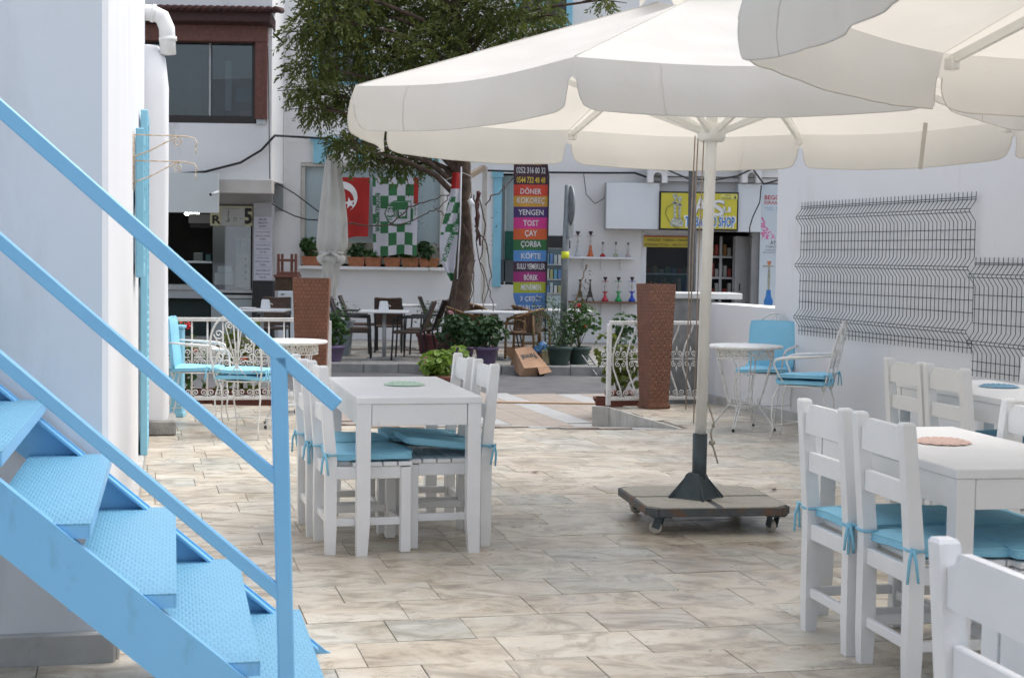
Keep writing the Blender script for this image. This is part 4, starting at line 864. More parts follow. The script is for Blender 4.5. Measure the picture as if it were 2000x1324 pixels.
bx(1262, 534, 1352, 537, FY+.5, .3, M_panelw, 'display_shelf', sw)
bx(1262, 524, 1352, 570, FY+1.2, .04, mat('teal_board', (.05, .26, .32), (.03, .18, .23), 3, .5), 'back_board', sw)
dj = bx(1466, 452, 1484, 668, FY-.14, .30, mat('grey_jamb', (.30, .30, .30), (.25, .25, .25), 3, .8), 'door_jamb', cb)
od = thing('shop_door', 'white glazed shop door standing open inside the tobacco shop entrance', 'door'); cx, cz, w_, h_ = rect(1432, 462, 1463, 660, FY+.3)
m = MB(); m.box((cx, FY+.30, cz), (w_*.95, .05, h_), rz=R(18), ch=.005); m.build('leaf', mat('door_grey_white', (.42, .42, .42), (.36, .36, .36), 4, .5), od); m = MB(); m.box((cx-.04, FY+.255, cz), (.02, .05, .14), ch=.004); m.build('handle', M_dark, od)
su = thing('shelf_unit', 'dark wall shelves with arched white frame inside the tobacco shop', 'shelves')
for r_ in ((1372, 462, 1378, 668), (1404, 462, 1409, 668), (1430, 462, 1435, 668)): bx(*r_, FY+.85, .05, M_white, 'upright', su)
for y in (500, 541, 580): bx(1378, y, 1430, y+4, FY+.80, .30, M_white, 'shelf', su)
bx(1370, 460, 1437, 668, FY+1.16, .03, M_black, 'backing', su)
GC = [(.45, .06, .05), (.10, .28, .14), (.50, .42, .30), (.06, .10, .22), (.42, .20, .06), (.55, .55, .52)]
for y, sn in ((500, 'top'), (541, 'middle'), (580, 'bottom')):
    for i, od_ in enumerate(('first', 'second', 'third', 'fourth', 'fifth', 'sixth')):
        o = bx(1380+i*8.2, y-random.choice((16, 22, 27)), 1386.5+i*8.2, y-.4, FY+.90, .12, mat('packet_%d' % random.randrange(6), GC[random.randrange(6)], None, 14, .5), 'packet', None)
        tag(o, f'{od_} packet from the left on the {sn} shelf inside the tobacco shop', 'packet', 'packets on the tobacco shop shelves')
# ---- signs on the shop front
def sign(name, label, r_, Y, dep, mface, mcase=None, border=.0):
    cx, cz, w_, h_ = rect(*r_, Y); t = thing(name, label, 'sign'); m = MB(); m.box((cx, Y+dep/2, cz), (w_, dep, h_), ch=.004); m.build('case', mcase or mface, t)
    m = MB(); m.box((cx, Y-.004, cz), (w_-2*border, .012, h_-2*border)); m.build('face', mface, t); return t, cx, cz, w_, h_
sign('blank_sign_box', 'blank white sign box to the left of the yellow shop sign', (1183, 357, 1288, 448), FY-.5, .45, M_panelw, mat('grey_case', (.38, .38, .38), None, 5, .5), .012)
sign('blank_sign', 'blank white panel to the right of the yellow shop sign', (1441, 360, 1486, 453), FY-.45, .40, M_panelw, None, .004)
M_yel = mat('sign_yellow', (.60, .53, .035), (.52, .46, .03), 1.5, .3, .02, 20)
M_blk = mat('print_black', (.02, .02, .02), None, 5, .5); M_wht = mat('print_white', (.78, .78, .78), None, 5, .5); M_red = mat('print_red', (.50, .025, .02), None, 5, .5); M_bl = mat('print_blue', (.03, .20, .55), None, 5, .5)
t, cx, cz, w_, h_ = sign('tobacco_shop_sign', 'yellow sign box with two water pipes and the words tobacco shop', (1288, 375, 1442, 450), FY-.56, .25, M_yel, M_black, .03)
yf = FY-.575
def sx(px): return cx+(px-1365)*(FY-.56)/FPX
def sz(py): return cz-(py-412.5)*(FY-.56)/FPX
text('TOBACCO SHOP', .96, .235, M_wht, t, (sx(1387), yf, sz(433)), bold=.075); text('TOBACCO SHOP', .90, .18, M_bl, t, (sx(1387), yf-.006, sz(433)), bold=.02)
text('A', .24, .30, M_blk, t, (sx(1368)+.006, yf+.002, sz(401)-.006), bold=.03, rot=Matrix.Shear('XZ', 4, (0, 0))); text('A', .24, .30, M_wht, t, (sx(1368), yf-.003, sz(401)), bold=.02)
text('S', .26, .30, M_blk, t, (sx(1402)+.006, yf+.002, sz(406)-.006), bold=.03); text('S', .26, .30, M_wht, t, (sx(1402), yf-.003, sz(406)), bold=.02)
text('u', .14, .10, M_blk, t, (sx(1419)+.005, yf+.002, sz(409)-.004), bold=.03); text('u', .14, .10, M_wht, t, (sx(1419), yf-.003, sz(409)), bold=.02)
m = MB(); m.box((sx(1423), yf, sz(384)), (.31, .008, .10)); m.build('corner_flash', mat('pale_yellow', (.70, .66, .16), None, 4, .4), t)
text('TOPTAN', .11, .028, M_blk, t, (sx(1420), yf-.008, sz(382))); text('PERAKENDE', .17, .028, M_blk, t, (sx(1418), yf-.008, sz(387))); text('&', .05, .06, M_blk, t, (sx(1435), yf-.008, sz(385)), bold=.02)
m = MB()    # printed water pipes
for dx, s_ in ((0, 1), (9, .92)):
    b = 1318+dx
    for pts in ([(-7, 443), (7, 443), (9, 436), (6, 430), (2, 426), (-2, 426), (-6, 430), (-9, 436)], [(-2, 427), (2, 427), (2.5, 405), (1.5, 388), (-1.5, 388), (-2.5, 405)], [(-6, 398), (6, 400), (6, 397), (-6, 395)], [(-3.5, 388), (3.5, 388), (4.5, 380), (-4.5, 380)]):
        m.prism([(sx(b+p[0]), sz(444-(444-p[1])*s_)) for p in pts], yf-.002-.001*dx, yf+.004-.001*dx, 'y')
m.build('printed_pipes', mat('print_silver', (.55, .58, .50), (.25, .27, .22), 22, .5), t)
m = MB(); m.tube([(sx(1316), yf, sz(398)), (sx(1303), yf, sz(406)), (sx(1300), yf, sz(418)), (sx(1308), yf, sz(434)), (sx(1322), yf, sz(447)), (sx(1334), yf, sz(440)), (sx(1333), yf, sz(425))], .007, 5); m.build('printed_hose', mat('print_olive', (.22, .25, .05), None, 4, .5), t)
t, cx, cz, w_, h_ = sign('window_strip_sign', 'yellow strip with black lettering across the top of the tobacco shop window', (1257, 461, 1356, 483), FY+.0, .015, mat('strip_yellow', (.58, .47, .03), None, 2, .4), mat('strip_red', (.42, .10, .03), None, 2, .4), .0)
m = MB(); m.box((cx, FY-.012, cz+h_/2-.012), (w_, .006, .03)); m.build('red_edge', MATS['strip_red'], t)
text('NARGİLE - TABAKA - MAKARON', .84, .062, M_blk, t, (cx+.02, FY-.014, cz+.035)); text('ADIYAMAN TÜTÜNÜ - NARGİLE TÜTÜNÜ', .92, .062, M_blk, t, (cx, FY-.014, cz-.055))
t, cx, cz, w_, h_ = sign('tall_poster', 'tall pale poster with red lettering, pink blossom and a blue water pipe', (1484, 362, 1560, 606), FY-.20, .03, mat('poster_pale', (.60, .66, .70), (.55, .61, .66), 1, .4), None, .0); yf = FY-.212
def px_(p): return at(p, 480, FY-.2).x
def pz_(p): return at(1500, p, FY-.2).z
text('BEGONYA', .52, .085, M_red, t, (px_(1491)+.26, yf, pz_(386)), bold=.02); text('KIRAATHANE', .52, .065, M_red, t, (px_(1491)+.26, yf, pz_(396)), bold=.01)
text('0537 - 8400 33', .44, .025, M_bl, t, (px_(1492)+.22, yf, pz_(406))); text('0537 - 8400', .3, .022, M_bl, t, (px_(1496)+.15, yf, pz_(410)))
text('AYSU', .20, .07, M_blk, t, (px_(1504)+.1, yf, pz_(474)), bold=.01); text('TOBACCO SHOP', .44, .036, M_blk, t, (px_(1495)+.22, yf, pz_(482))); text('NARGİLE', .24, .03, M_blk, t, (px_(1495)+.12, yf, pz_(488))); text('ADIYAMAN TÜTÜNÜ', .42, .03, M_blk, t, (px_(1490)+.21, yf, pz_(493)))
rg = random.Random(8); V = []; Fq = []
for i in range(150):
    x = rg.uniform(0, 1); z = rg.uniform(0, 1)
    if z > (1-x)**1.6+.12*rg.random(): continue
    cxx, czz = px_(1486)+x*.30, pz_(467)+z*.40; r_ = rg.uniform(.008, .02); b = len(V); V += [(cxx+r_*math.cos(a), yf+.001*rg.random(), czz+r_*math.sin(a)) for a in [k*math.pi/3 for k in range(6)]]; Fq.append(tuple(range(b, b+6)))
m = MB(); m.v = V; m.f = Fq; m.sm = [False]*len(Fq); m.build('printed_blossom', mat('print_pink', (.62, .07, .30), (.70, .22, .45), 60, .6), t, fix=False)
m = MB()
for pts in ([(-8, 596), (8, 596), (9, 588), (5, 578), (4, 566), (-4, 566), (-5, 578), (-9, 588)],): m.prism([(px_(1503+p[0]), pz_(p[1])) for p in pts], yf-.002, yf+.003, 'y')
m.build('printed_bottle', M_bl, t); m = MB(); m.prism([(px_(1503+a), pz_(b)) for a, b in ((-1.6, 566), (1.6, 566), (2.4, 540), (1.2, 520), (-1.2, 520), (-2.4, 540))], yf-.002, yf+.003, 'y'); m.prism([(px_(1503+a), pz_(b)) for a, b in ((-13, 521), (9, 521), (9, 519), (-13, 519))], yf-.003, yf+.003, 'y'); m.build('printed_stem', mat('print_tan', (.40, .38, .28), (.25, .24, .18), 40, .5), t)
m = MB(); m.prism([(px_(1503+a), pz_(b)) for a, b in ((-2.5, 518), (2.5, 518), (4, 510), (-4, 510))], yf-.002, yf+.003, 'y'); m.build('printed_bowl', mat('print_orange', (.62, .22, .10), None, 9, .5), t)

# ---- restaurant bay on the left
BY, GY = 27.0, 28.3
rb = thing('restaurant_building', 'white restaurant front on the left with a brown timber window above the dark counter', 'building')
bx0 = X_(150, BY); b_x, b_z, b_w, b_h = rect(300, 338, 527, 376, BY); xr = X_(529, BY)
wx, wz, ww, wh = rect(300, 48, 521, 242, BY)
m = MB(); zb_ = Z_(352, BY, 480); front(m, bx0, xr, zb_, 7, [(X_(255, BY), X_(519, BY), Z_(242, BY, 480), Z_(50, BY, 480))], BY, BY+.25)
m.add([(xr, BY, zb_), (xr, FY, zb_), (xr, FY, 7), (xr, BY, 7), (bx0, BY, zb_), (bx0, FY, zb_), (bx0, FY, 7), (bx0, BY, 7)], [(0, 1, 2, 3), (4, 7, 6, 5), (3, 2, 6, 7)])
m.add([(xr, BY, zb_), (bx0, BY, zb_), (bx0, GY+.3, zb_), (xr, GY+.3, zb_)], [(0, 1, 2, 3)]); m.build('upper_wall', M_cafe, rb, fix=False)
bx(250, 350, 530, 376, BY-.04, .30, mat('cream_fascia', (.56, .53, .49), (.50, .47, .43), 3, .7, stain=((.36, .27, .2), 4, .66, 1)), 'fascia', rb)
gx0, gx1 = X_(150, GY), X_(531, GY); op = hole(225, 398, 492, 672, GY)
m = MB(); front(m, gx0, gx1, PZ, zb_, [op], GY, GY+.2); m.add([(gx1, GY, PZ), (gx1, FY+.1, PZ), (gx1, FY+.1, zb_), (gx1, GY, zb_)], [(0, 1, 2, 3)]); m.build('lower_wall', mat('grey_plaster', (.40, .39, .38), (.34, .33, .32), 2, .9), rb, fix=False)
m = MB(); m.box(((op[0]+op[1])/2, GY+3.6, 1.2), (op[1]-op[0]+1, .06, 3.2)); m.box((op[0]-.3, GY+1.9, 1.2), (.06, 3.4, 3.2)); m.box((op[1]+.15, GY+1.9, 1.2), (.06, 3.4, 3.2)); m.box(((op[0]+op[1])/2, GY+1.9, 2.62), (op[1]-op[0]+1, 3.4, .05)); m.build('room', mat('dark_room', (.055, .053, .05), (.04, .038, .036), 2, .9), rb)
# timber window of the bay
wf = bx(250, 46, 521, 80, BY-.10, .30, M_wood, 'timber_lintel', rb); bx(498, 80, 521, 232, BY-.08, .28, M_wood, 'timber_post', rb)
m = MB(); cx, cz, w_, h_ = rect(240, 24, 527, 47, BY-.3); m.box((cx, BY-.02, cz), (w_, .62, h_), M=Matrix.Rotation(R(-8), 4, 'X'), ch=.01); m.build('eave_board', mat('dark_timber', (.06, .022, .018), (.045, .016, .013), 12, .7, .4, 50), rb)
m = MB()
for i in range(22): m.tube([(cx-w_/2+.06+i*.125, BY-.42, cz+.15), (cx-w_/2+.06+i*.125, BY+.3, cz+.24)], .055, 8)
tag(m.build('roof_tiles', mat('dark_tiles', (.075, .03, .025), (.05, .02, .018), 9, .9), rb), kind='stuff')
win = bx(258, 82, 408, 232, BY+.16, .012, M_glass, 'window_pane', rb); bx(412, 82, 496, 232, BY+.175, .012, M_glass, 'window_pane', rb)
for r_ in ((250, 78, 498, 84), (250, 226, 498, 243), (492, 84, 498, 226)): bx(*r_, BY+.10, .10, mat('dark_brown_frame', (.022, .014, .013), None, 6, .4), 'window_frame', rb)
bx(408, 82, 412, 243, BY+.12, .05, M_steel, 'pane_joint', rb)
m = MB(); m.box(((bx0+xr)/2, BY+1.4, 3.9), (xr-bx0, .05, 3.4)); m.box(((bx0+xr)/2, BY+.75, 5.3), (xr-bx0, 1.3, .05)); m.build('upper_room', mat('upper_room_wall', (.30, .32, .33), (.22, .24, .25), 1, .9), rb)
for (a, b, c, d, mm, nm) in ((400, 100, 440, 228, mat('dark_column', (.03, .035, .045), None, 6, .6), 'column_inside'), (440, 120, 452, 215, M_panelw, 'curtain'), (335, 130, 395, 228, mat('blue_grey_shade', (.08, .14, .17), (.05, .09, .11), 5, .7), 'blind'), (460, 172, 496, 200, mat('blue_chairback', (.16, .36, .46), None, 5, .6), 'seat_back'), (403, 160, 409, 226, mat('navy_pole', (.02, .04, .16), None, 5, .5), 'navy_pole')):
    bx(a, b, c, d, BY+.8, .10, mm, nm, rb)
bx(468, 217, 496, 232, BY+.5, .12, mat('checked_cloth', (.42, .14, .16), (.55, .48, .48), 90, .8), 'cloth', rb)
o = sign('wall_plate', 'small metal plate under the brown timber window post', (501, 233, 519, 243), BY-.03, .02, mat('plate', (.42, .55, .60), (.60, .60, .58), 12, .4), None, .0)
# blank white panel hanging over the counter
sign('hanging_board', 'blank white board hanging over the dark restaurant counter', (290, 338, 426, 415), BY-.35, .10, mat('board_white', (.58, .62, .61), (.54, .58, .57), 1, .4), None, .004)
sc_ = thing('security_camera', 'small white security camera on the corner of the hanging board', 'camera'); c = at(419, 378, BY-.5); m = MB(); m.tube([c+Vector((-.05, -.05, -.02)), c+Vector((.06, .05, .03))], .028, 10); m.build('housing', M_white, sc_); m = MB(); m.tube([c+Vector((-.065, -.06, -.027)), c+Vector((-.05, -.048, -.02))], .026, 10); m.build('lens', M_black, sc_)
lt = thing('fluorescent_lamp', 'small lit fluorescent lamp inside the dark restaurant', 'lamp'); cx, cz, w_, h_ = rect(360, 413, 366, 422, GY+.6); m = MB(); m.tube([(cx, GY+.6, cz), (cx, GY+1.7, cz+.02)], .028, 8); m.build('tube', mat('lit_tube', (.9, .95, .9), None, 4, .5, emis=((.85, 1, .92), 14)), lt)
# sign over the glass case, with a paper taped on
t, cx, cz, w_, h_ = sign('case_sign', 'cream sign with black letters, half covered by a paper, over the glass case', (411, 403, 493, 441), GY-.10, .04, mat('cream_sign', (.60, .57, .36), None, 3, .5), None, .0); yf = GY-.117
text('EK', .20, .10, M_blk, t, (cx-.30, yf, cz+.10), bold=.03); text('R', .16, .16, M_blk, t, (cx-.27, yf, cz-.07), bold=.03); text('5', .16, .30, M_blk, t, (cx+.31, yf, cz-.0), bold=.04)
m = MB(); m.box((cx+.03, yf-.004, cz-.01), (.44, .006, .33)); m.build('paper', mat('grey_paper', (.46, .46, .45), None, 3, .7), t); m = MB(); q = mat('pencil', (.16, .16, .16), None, 3, .8); m.tube([(cx-.12, yf-.009, cz-.10), (cx-.02, yf-.009, cz-.095), (cx-.06, yf-.009, cz-.03), (cx-.045, yf-.009, cz+.10)], .005, 4); m.tube([(cx-.06, yf-.009, cz-.12), (cx-.055, yf-.009, cz-.05)], .005, 4); m.tube([(cx+.05, yf-.009, cz-.11), (cx+.06, yf-.009, cz-.03), (cx+.09, yf-.009, cz-.03), (cx+.1, yf-.009, cz-.10)], .005, 4); m.tube([(cx+.15, yf-.009, cz-.05), (cx+.19, yf-.009, cz-.045)], .005, 4); m.build('drawing', q, t)
text('4 ÇEŞİT', .26, .03, q, t, (cx+.05, yf-.009, cz+.135))
# menu column
mc = thing('menu_column', 'grey column with five sheets of menu lettering in front of the restaurant', 'column'); cx, cz, w_, h_ = rect(494, 397, 531, 577, GY-.25); m = MB(); m.box((cx, GY-.07, cz), (w_, .30, h_), ch=.01); m.build('shaft', mat('pale_column', (.42, .42, .44), None, 3, .7), mc)
m = MB(); m.box((cx, GY-.08, PZ+.47), (w_*1.06, .30, 1.22), ch=.01); m.build('base', M_black, mc)
for i, (ya, yb, ls) in enumerate(((424, 447, (('BALIK', .14, .035), ('SALATA', .18, .035), ('10.0TL', .15, .035))), (448, 473, (('TAVUKLU PATATES', .27, .02), ('PİLAV - CACIK', .27, .035), ('7.0TL', .12, .035))), (474, 498, (('TAVUKLU MANTAR', .27, .02), ('PİLAV-CACIK', .25, .035), ('7,0 TL', .14, .035))), (499, 522, (('TAVUK ÖZEL', .22, .025), ('PİLAV-CACIK', .27, .035), ('7.0TL', .12, .035))), (523, 547, (('KURU FASULYE', .26, .028), ('PİLAV CACIK', .27, .035), ('7.0 TL', .13, .035))))):
    sx_, sz_, sw_, sh_ = rect(496, ya, 531, yb, GY-.235); m = MB(); m.box((sx_, GY-.226, sz_), (sw_, .006, sh_)); sh = m.build('sheet', mat('lilac_paper', (.55, .55, .62), (.51, .51, .58), 3, .7), mc)
    for k, (s_, a, b) in enumerate(ls): text(s_, a, b, M_blk, sh, (sx_, GY-.232, sz_+.065-k*.065), bold=.01)
# glass case with grill and scales, counter
gc = thing('glass_case', 'glass food case with a steel grill on the restaurant counter', 'display case'); M_gc = glass('case_glass', (.72, .76, .75), .12)
bx(415, 441, 490, 566, GY-.05, .012, M_gc, 'glass_front', gc); bx(411, 566, 493, 572, GY-.12, .5, M_steel, 'shelf', gc); bx(411, 576, 493, 583, GY-.10, .5, M_steel, 'ledge', gc); bx(412, 584, 492, 668, GY-.08, .5, mat('case_base', (.34, .38, .38), None, 3, .4), 'base', gc)
g2 = bx(460, 465, 487, 560, GY+.12, .15, M_steel, 'grill', gc)
for k in range(4): cx, cz, w_, h_ = rect(478, 504+k*13, 482, 508+k*13, GY+.11); m = MB(); m.T = Matrix.Translation((cx, GY+.115, cz)) @ Matrix.Rotation(R(90), 4, 'X'); m.lathe([(.022, -.02), (.022, .02)], 10); m.build('dial', M_black, g2)
bx(463, 470, 470, 495, GY+.10, .02, mat('grill_panel', (.25, .33, .37), None, 6, .4), 'element', g2); bx(474, 470, 484, 495, GY+.10, .02, MATS['grill_panel'], 'element', g2)
bx(419, 533, 455, 556, GY+.2, .3, M_white, 'scales', gc); bx(425, 520, 452, 532, GY+.25, .2, M_panelw, 'tray', gc)
ct = thing('restaurant_counter', 'dark restaurant counter with a pale top inside the opening', 'counter'); bx(226, 556, 412, 566, GY+.1, .7, M_steel, 'top', ct); bx(226, 566, 400, 582, GY+.14, .05, mat('counter_front', (.40, .42, .43), None, 4, .5), 'front', ct); bx(226, 584, 410, 668, GY+.5, .05, mat('green_dark', (.012, .03, .026), None, 4, .6), 'kick', ct)
hd = thing('extractor_hood', 'grey extractor hood under the ceiling of the restaurant', 'hood'); bx(368, 418, 414, 436, GY+.5, .6, mat('hood_grey', (.30, .29, .28), None, 3, .5), 'canopy', hd); bx(370, 436, 414, 445, GY+.52, .5, M_black, 'filter', hd)
ws = thing('wall_shelf', 'pale shelf with pots on the dark back wall of the restaurant', 'shelf'); bx(350, 510, 414, 514, GY+1.0, .3, M_white, 'board', ws); bx(378, 494, 396, 510, GY+1.05, .2, mat('dull_pot', (.12, .13, .13), None, 4, .5), 'pot', ws); bx(402, 497, 412, 510, GY+1.05, .2, mat('teal_pot', (.03, .11, .11), None, 4, .5), 'pot', ws)
# stool upside down on a chest, small white fridge
uc = thing('wooden_chest', 'dark carved wooden chest stacked on the small white fridge', 'chest'); bx(537, 541, 577, 568, 27.3, .45, mat('carved_wood', (.07, .035, .015), (.035, .018, .008), 22, .6, .6, 40), 'body', uc); bx(534, 537, 580, 542, 27.25, .55, M_wood, 'lid', uc)
us = thing('upturned_stool', 'brown wooden stool turned upside down on the carved chest', 'stool'); 
for a in (541, 548.5, 567, 575): bx(a, 496, a+5, 536, 27.35+(.25 if a in (548.5, 567) else 0), .04, M_wood, 'leg', us)
bx(541, 506, 580, 511, 27.37, .03, M_wood, 'rung', us); bx(540, 531, 581, 537, 27.3, .35, M_wood, 'seat', us)
wfz = thing('small_fridge', 'small white fridge under the carved chest by the restaurant', 'fridge'); bx(543, 568, 577, 668, 27.3, .5, M_panelw, 'body', wfz); bx(545, 571, 575, 664, 27.27, .03, mat('fridge_white', (.60, .64, .68), None, 2, .3), 'door', wfz); bx(549, 574, 555, 576, 27.262, .008, M_blk, 'badge', wfz)

# ---- hookah shelves on the wall
def hookah(label, px, base_y, h_px, col, style='bulb', Y=FY-.16):
    b = at(px, base_y, Y); h = h_px*Y/FPX; t = thing('hookah', label, 'hookah', tuple(b), 0, 'water pipes on the wall shelves'); mb = mat('hookah_'+str(col), col, tuple(c*.7 for c in col), 20, .25, 0); ms = mat('hookah_silver', (.55, .54, .50), (.36, .35, .33), 40, .35, metal=.3)
    m = MB()
    if style == 'bulb': m.lathe([(.02, 0), (.16*h, 0), (.19*h, .04*h), (.18*h, .12*h), (.10*h, .19*h), (.05*h, .24*h), (.04*h, .26*h)], 14)
    elif style == 'cone': m.lathe([(.02, 0), (.13*h, 0), (.135*h, .03*h), (.09*h, .14*h), (.055*h, .32*h), (.05*h, .44*h), (.03*h, .45*h)], 14)
    else:
        for k in range(4):
            a = R(45+90*k); m.tube([(.26*h*math.cos(a), .26*h*math.sin(a), 0), (.13*h*math.cos(a), .13*h*math.sin(a), .22*h), (.06*h*math.cos(a), .06*h*math.sin(a), .5*h), (.025*h*math.cos(a), .025*h*math.sin(a), .85*h)], [.03*h, .022*h, .016*h, .012*h], 5)
        m.lathe([(.13*h, .20*h), (.135*h, .24*h), (.05*h, .55*h), (.02*h, .86*h)], 4, smooth=False)
    if style == 'star': m = MB(); m.lathe([(.02, 0), (.135*h, 0), (.14*h, .06*h), (.11*h, .12*h), (.05*h, .14*h)], 14)
    m.build('vase', mb, t); m = MB()
    if style == 'star':
        m.lathe([(.09*h, .12*h), (.05*h, .24*h), (.04*h, .30*h)], 10, smooth=True); m.lathe([(.03*h, .28*h), (.07*h, .34*h), (.03*h, .42*h)], 10)
        for s_ in range(4): a = R(20+90*s_); m.tube([(0, 0, .34*h), (.13*h*math.cos(a), .13*h*math.sin(a), .42*h)], .016*h, 5)
        m.build('star_joint', mb, t); m = MB()
    if style != 'tower': m.lathe([(.04*h, .29*h), (.06*h, .33*h), (.03*h, .38*h), (.045*h, .46*h), (.02*h, .52*h), (.05*h, .60*h), (.02*h, .68*h), (.02*h, .82*h)], 10)
    else: m.lathe([(.02*h, .84*h), (.02*h, .90*h)], 8)
    if style == 'bulb':
        for s_ in (-1, 1): m.tube([(0, 0, .40*h), (s_*.10*h, 0, .46*h), (s_*.13*h, 0, .52*h)], .014*h, 5)
    m.build('stem', ms, t)
    m = MB(); m.lathe([(.02*h, .80*h), (.15*h, .815*h), (.16*h, .83*h), (.02*h, .835*h)] if style != 'tower' else [(.02*h, .875*h), (.10*h, .885*h), (.11*h, .90*h), (.02*h, .905*h)], 14); m.build('tray', mb if style == 'star' else ms, t)
    m = MB(); z = .84*h if style != 'tower' else .905*h; m.lathe([(.03*h, z), (.045*h, z+.05*h), (.075*h, z+.09*h), (.08*h, h), (.06*h, h)], 12); m.build('bowl', mat('dark_clay', (.05, .025, .022), None, 20, .5), t)
for (a, b, y, mm, lb) in ((1108, 1240, 503, M_white, 'upper'), (1106, 1245, 590, mat('brown_shelf', (.20, .12, .08), None, 8, .6), 'lower')):
    t = thing('hookah_shelf', f'{lb} wall shelf carrying the row of water pipes', 'shelf'); bx(a, y-1, b, y+3, FY-.30, .30, mm, 'board', t)
    for q in (1113, 1141, 1176, 1214): bx(q-2, y+3, q+1, y+24, FY-.04, .04, M_white, 'bracket', t)
hookah('clear glass water pipe, first on the upper shelf', 1128, 502, 50, (.55, .57, .58), 'cone'); hookah('orange water pipe with a gold stem on the upper shelf', 1153, 502, 50, (.60, .13, .03), 'cone')
hookah('short red water pipe on the upper shelf', 1177, 502, 29, (.45, .02, .02)); hookah('short pale green water pipe on the upper shelf', 1202.5, 502, 29, (.45, .55, .36)); hookah('short pinkish white water pipe at the right end of the upper shelf', 1226.5, 502, 28, (.55, .46, .46))
hookah('dark tower shaped water pipe half behind the dry stalk', 1132, 589, 43, (.11, .09, .07), 'tower'); hookah('dark tower shaped water pipe in clear view on the lower shelf', 1152, 589, 43, (.085, .08, .075), 'tower')
hookah('red water pipe on the lower shelf', 1181.5, 589, 48, (.55, .035, .06), 'star'); hookah('green water pipe on the lower shelf', 1207.5, 589, 48, (.02, .40, .10), 'star'); hookah('blue water pipe on the lower shelf', 1234, 589, 48, (.02, .07, .55), 'star')
# drinks fridge
dfz = thing('drinks_fridge', 'glass fronted drinks fridge behind the striped banner', 'fridge'); FQ = 27.5
bx(1058, 459, 1110, 668, FQ+.04, .55, mat('fridge_grey', (.42, .45, .47), None, 3, .4), 'body', dfz); bx(1060, 461, 1108, 484, FQ, .05, M_black, 'header', dfz); bx(1062, 487, 1106, 574, FQ+.02, .03, mat('fridge_inside', (.10, .15, .17), (.07, .10, .12), 3, .5), 'interior', dfz)
for k, y in enumerate((516, 545, 572)):
    bx(1063, y, 1105, y+2, FQ-.0, .03, M_panelw, 'rack', dfz)
    for i in range(5): bx(1066+i*8, y-random.choice((14, 18, 20)), 1072+i*8, y, FQ-.02, .04, mat('drink_%d' % ((i*2+k) % 5), [(.10, .30, .42), (.50, .52, .50), (.10, .20, .42), (.30, .32, .14), (.36, .44, .46)][(i*2+k) % 5], None, 20, .3), 'bottle', dfz)
bx(1062, 578, 1106, 612, FQ, .04, mat('fridge_lower', (.38, .46, .47), None, 3, .4), 'lower_panel', dfz)
bx(1110, 470, 1114, 486, FQ+.1, .1, M_black, 'hinge', dfz)
# overhead cables
def cable(label, pts, r_=.012):
    P = [at(*p) for p in pts]; out_ = []
    for i in range(len(P)-1):
        for k in range(6):
            t_ = k/6; p = P[i].lerp(P[i+1], t_); p.z -= .0; out_.append(p)
    out_.append(P[-1]); m = MB(); m.tube(out_, r_, 5); tag(m.build('cable', mat('black_cable', (.02, .02, .02), None, 5, .6)), label, 'cable', 'cables strung along the facades')
cable('thick black cable sagging below the brown timber window', [(330, 341, 26.9), (400, 336, 26.9), (470, 318, 26.9), (510, 294, 26.9), (537, 265, 26.95), (570, 267, 28.3), (640, 271, 28.4)], .022)
cable('thin cable from the restaurant corner to the display window', [(530, 352, 27.9), (575, 378, 28.1), (620, 412, 28.3), (660, 424, 28.4)])
cable('thin cable with a dangling end crossing to the closed parasol', [(531, 398, 27.9), (546, 408, 28), (575, 422, 28.2), (600, 429, 28.3), (625, 430, 28.4)])
cable('black cable along the wall above the water pipe shelves', [(940, 333, 28.3), (1060, 337, 28.4), (1180, 338, 28.4), (1240, 338, 28.4), (1262, 346, 28.2)], .02)
cable('black cable hanging from the ledge across the yellow sign', [(1280, 318, 27.8), (1310, 335, 27.8), (1345, 350, 27.8), (1395, 352, 27.8), (1440, 344, 27.8), (1470, 330, 27.8), (1492, 360, 27.8), (1520, 352, 27.8)], .016)
cable('black cable dropping in a loop beside the tall poster', [(1487, 362, 27.85), (1484, 395, 27.85), (1470, 425, 27.85), (1464, 445, 27.85), (1465, 462, 27.9), (1470, 464, 27.9)], .012)
cable('thin grey cable running down the restaurant corner', [(523, 90, 26.9), (525, 200, 26.9), (527, 350, 26.9)], .008)
cable('thin cable looping on the wall left of the blank sign box', [(1140, 340, 28.4), (1145, 380, 28.45), (1162, 398, 28.45), (1180, 388, 28.45), (1182, 366, 28.4)], .007)
# ---------------------------------------------------------------- street side: tree, banner, flags, cafe furniture, pots
# tree
TY = 23.7; tr = thing('conifer_tree', 'leaning dark conifer with drooping sprays in front of the cafe wall', 'tree')
M_bark = mat('bark', (.10, .065, .045), (.045, .03, .022), 9, .95, 1.0, 25, stain=((.16, .13, .10), 6, .58, .25))
tp = [(872, 704, 62), (886, 650, 58), (897, 590, 50), (905, 540, 45), (909, 480, 36), (907, 400, 33), (904, 300, 32), (905, 200, 27), (895, 100, 22), (890, 0, 17), (885, -90, 10)]
def trunk_pts(k=3):
    P = [at(a, b, TY) for a, b, _ in tp]; Rr = [c*.86*TY/FPX/2 for *_, c in tp]; out_ = []; rr = []
    for i in range(len(P)-1):
        for j in range(k): t_ = j/k; out_.append(P[i].lerp(P[i+1], t_)); rr.append(Rr[i]+(Rr[i+1]-Rr[i])*t_)
    out_.append(P[-1]); rr.append(Rr[-1]); return out_, rr
P, Rr = trunk_pts(4); P[0].z = PZ-.1; rgt = random.Random(4)
m = MB(); m.tube(P, [r_*(1+.06*rgt.uniform(-1, 1)) for r_ in Rr], 14)
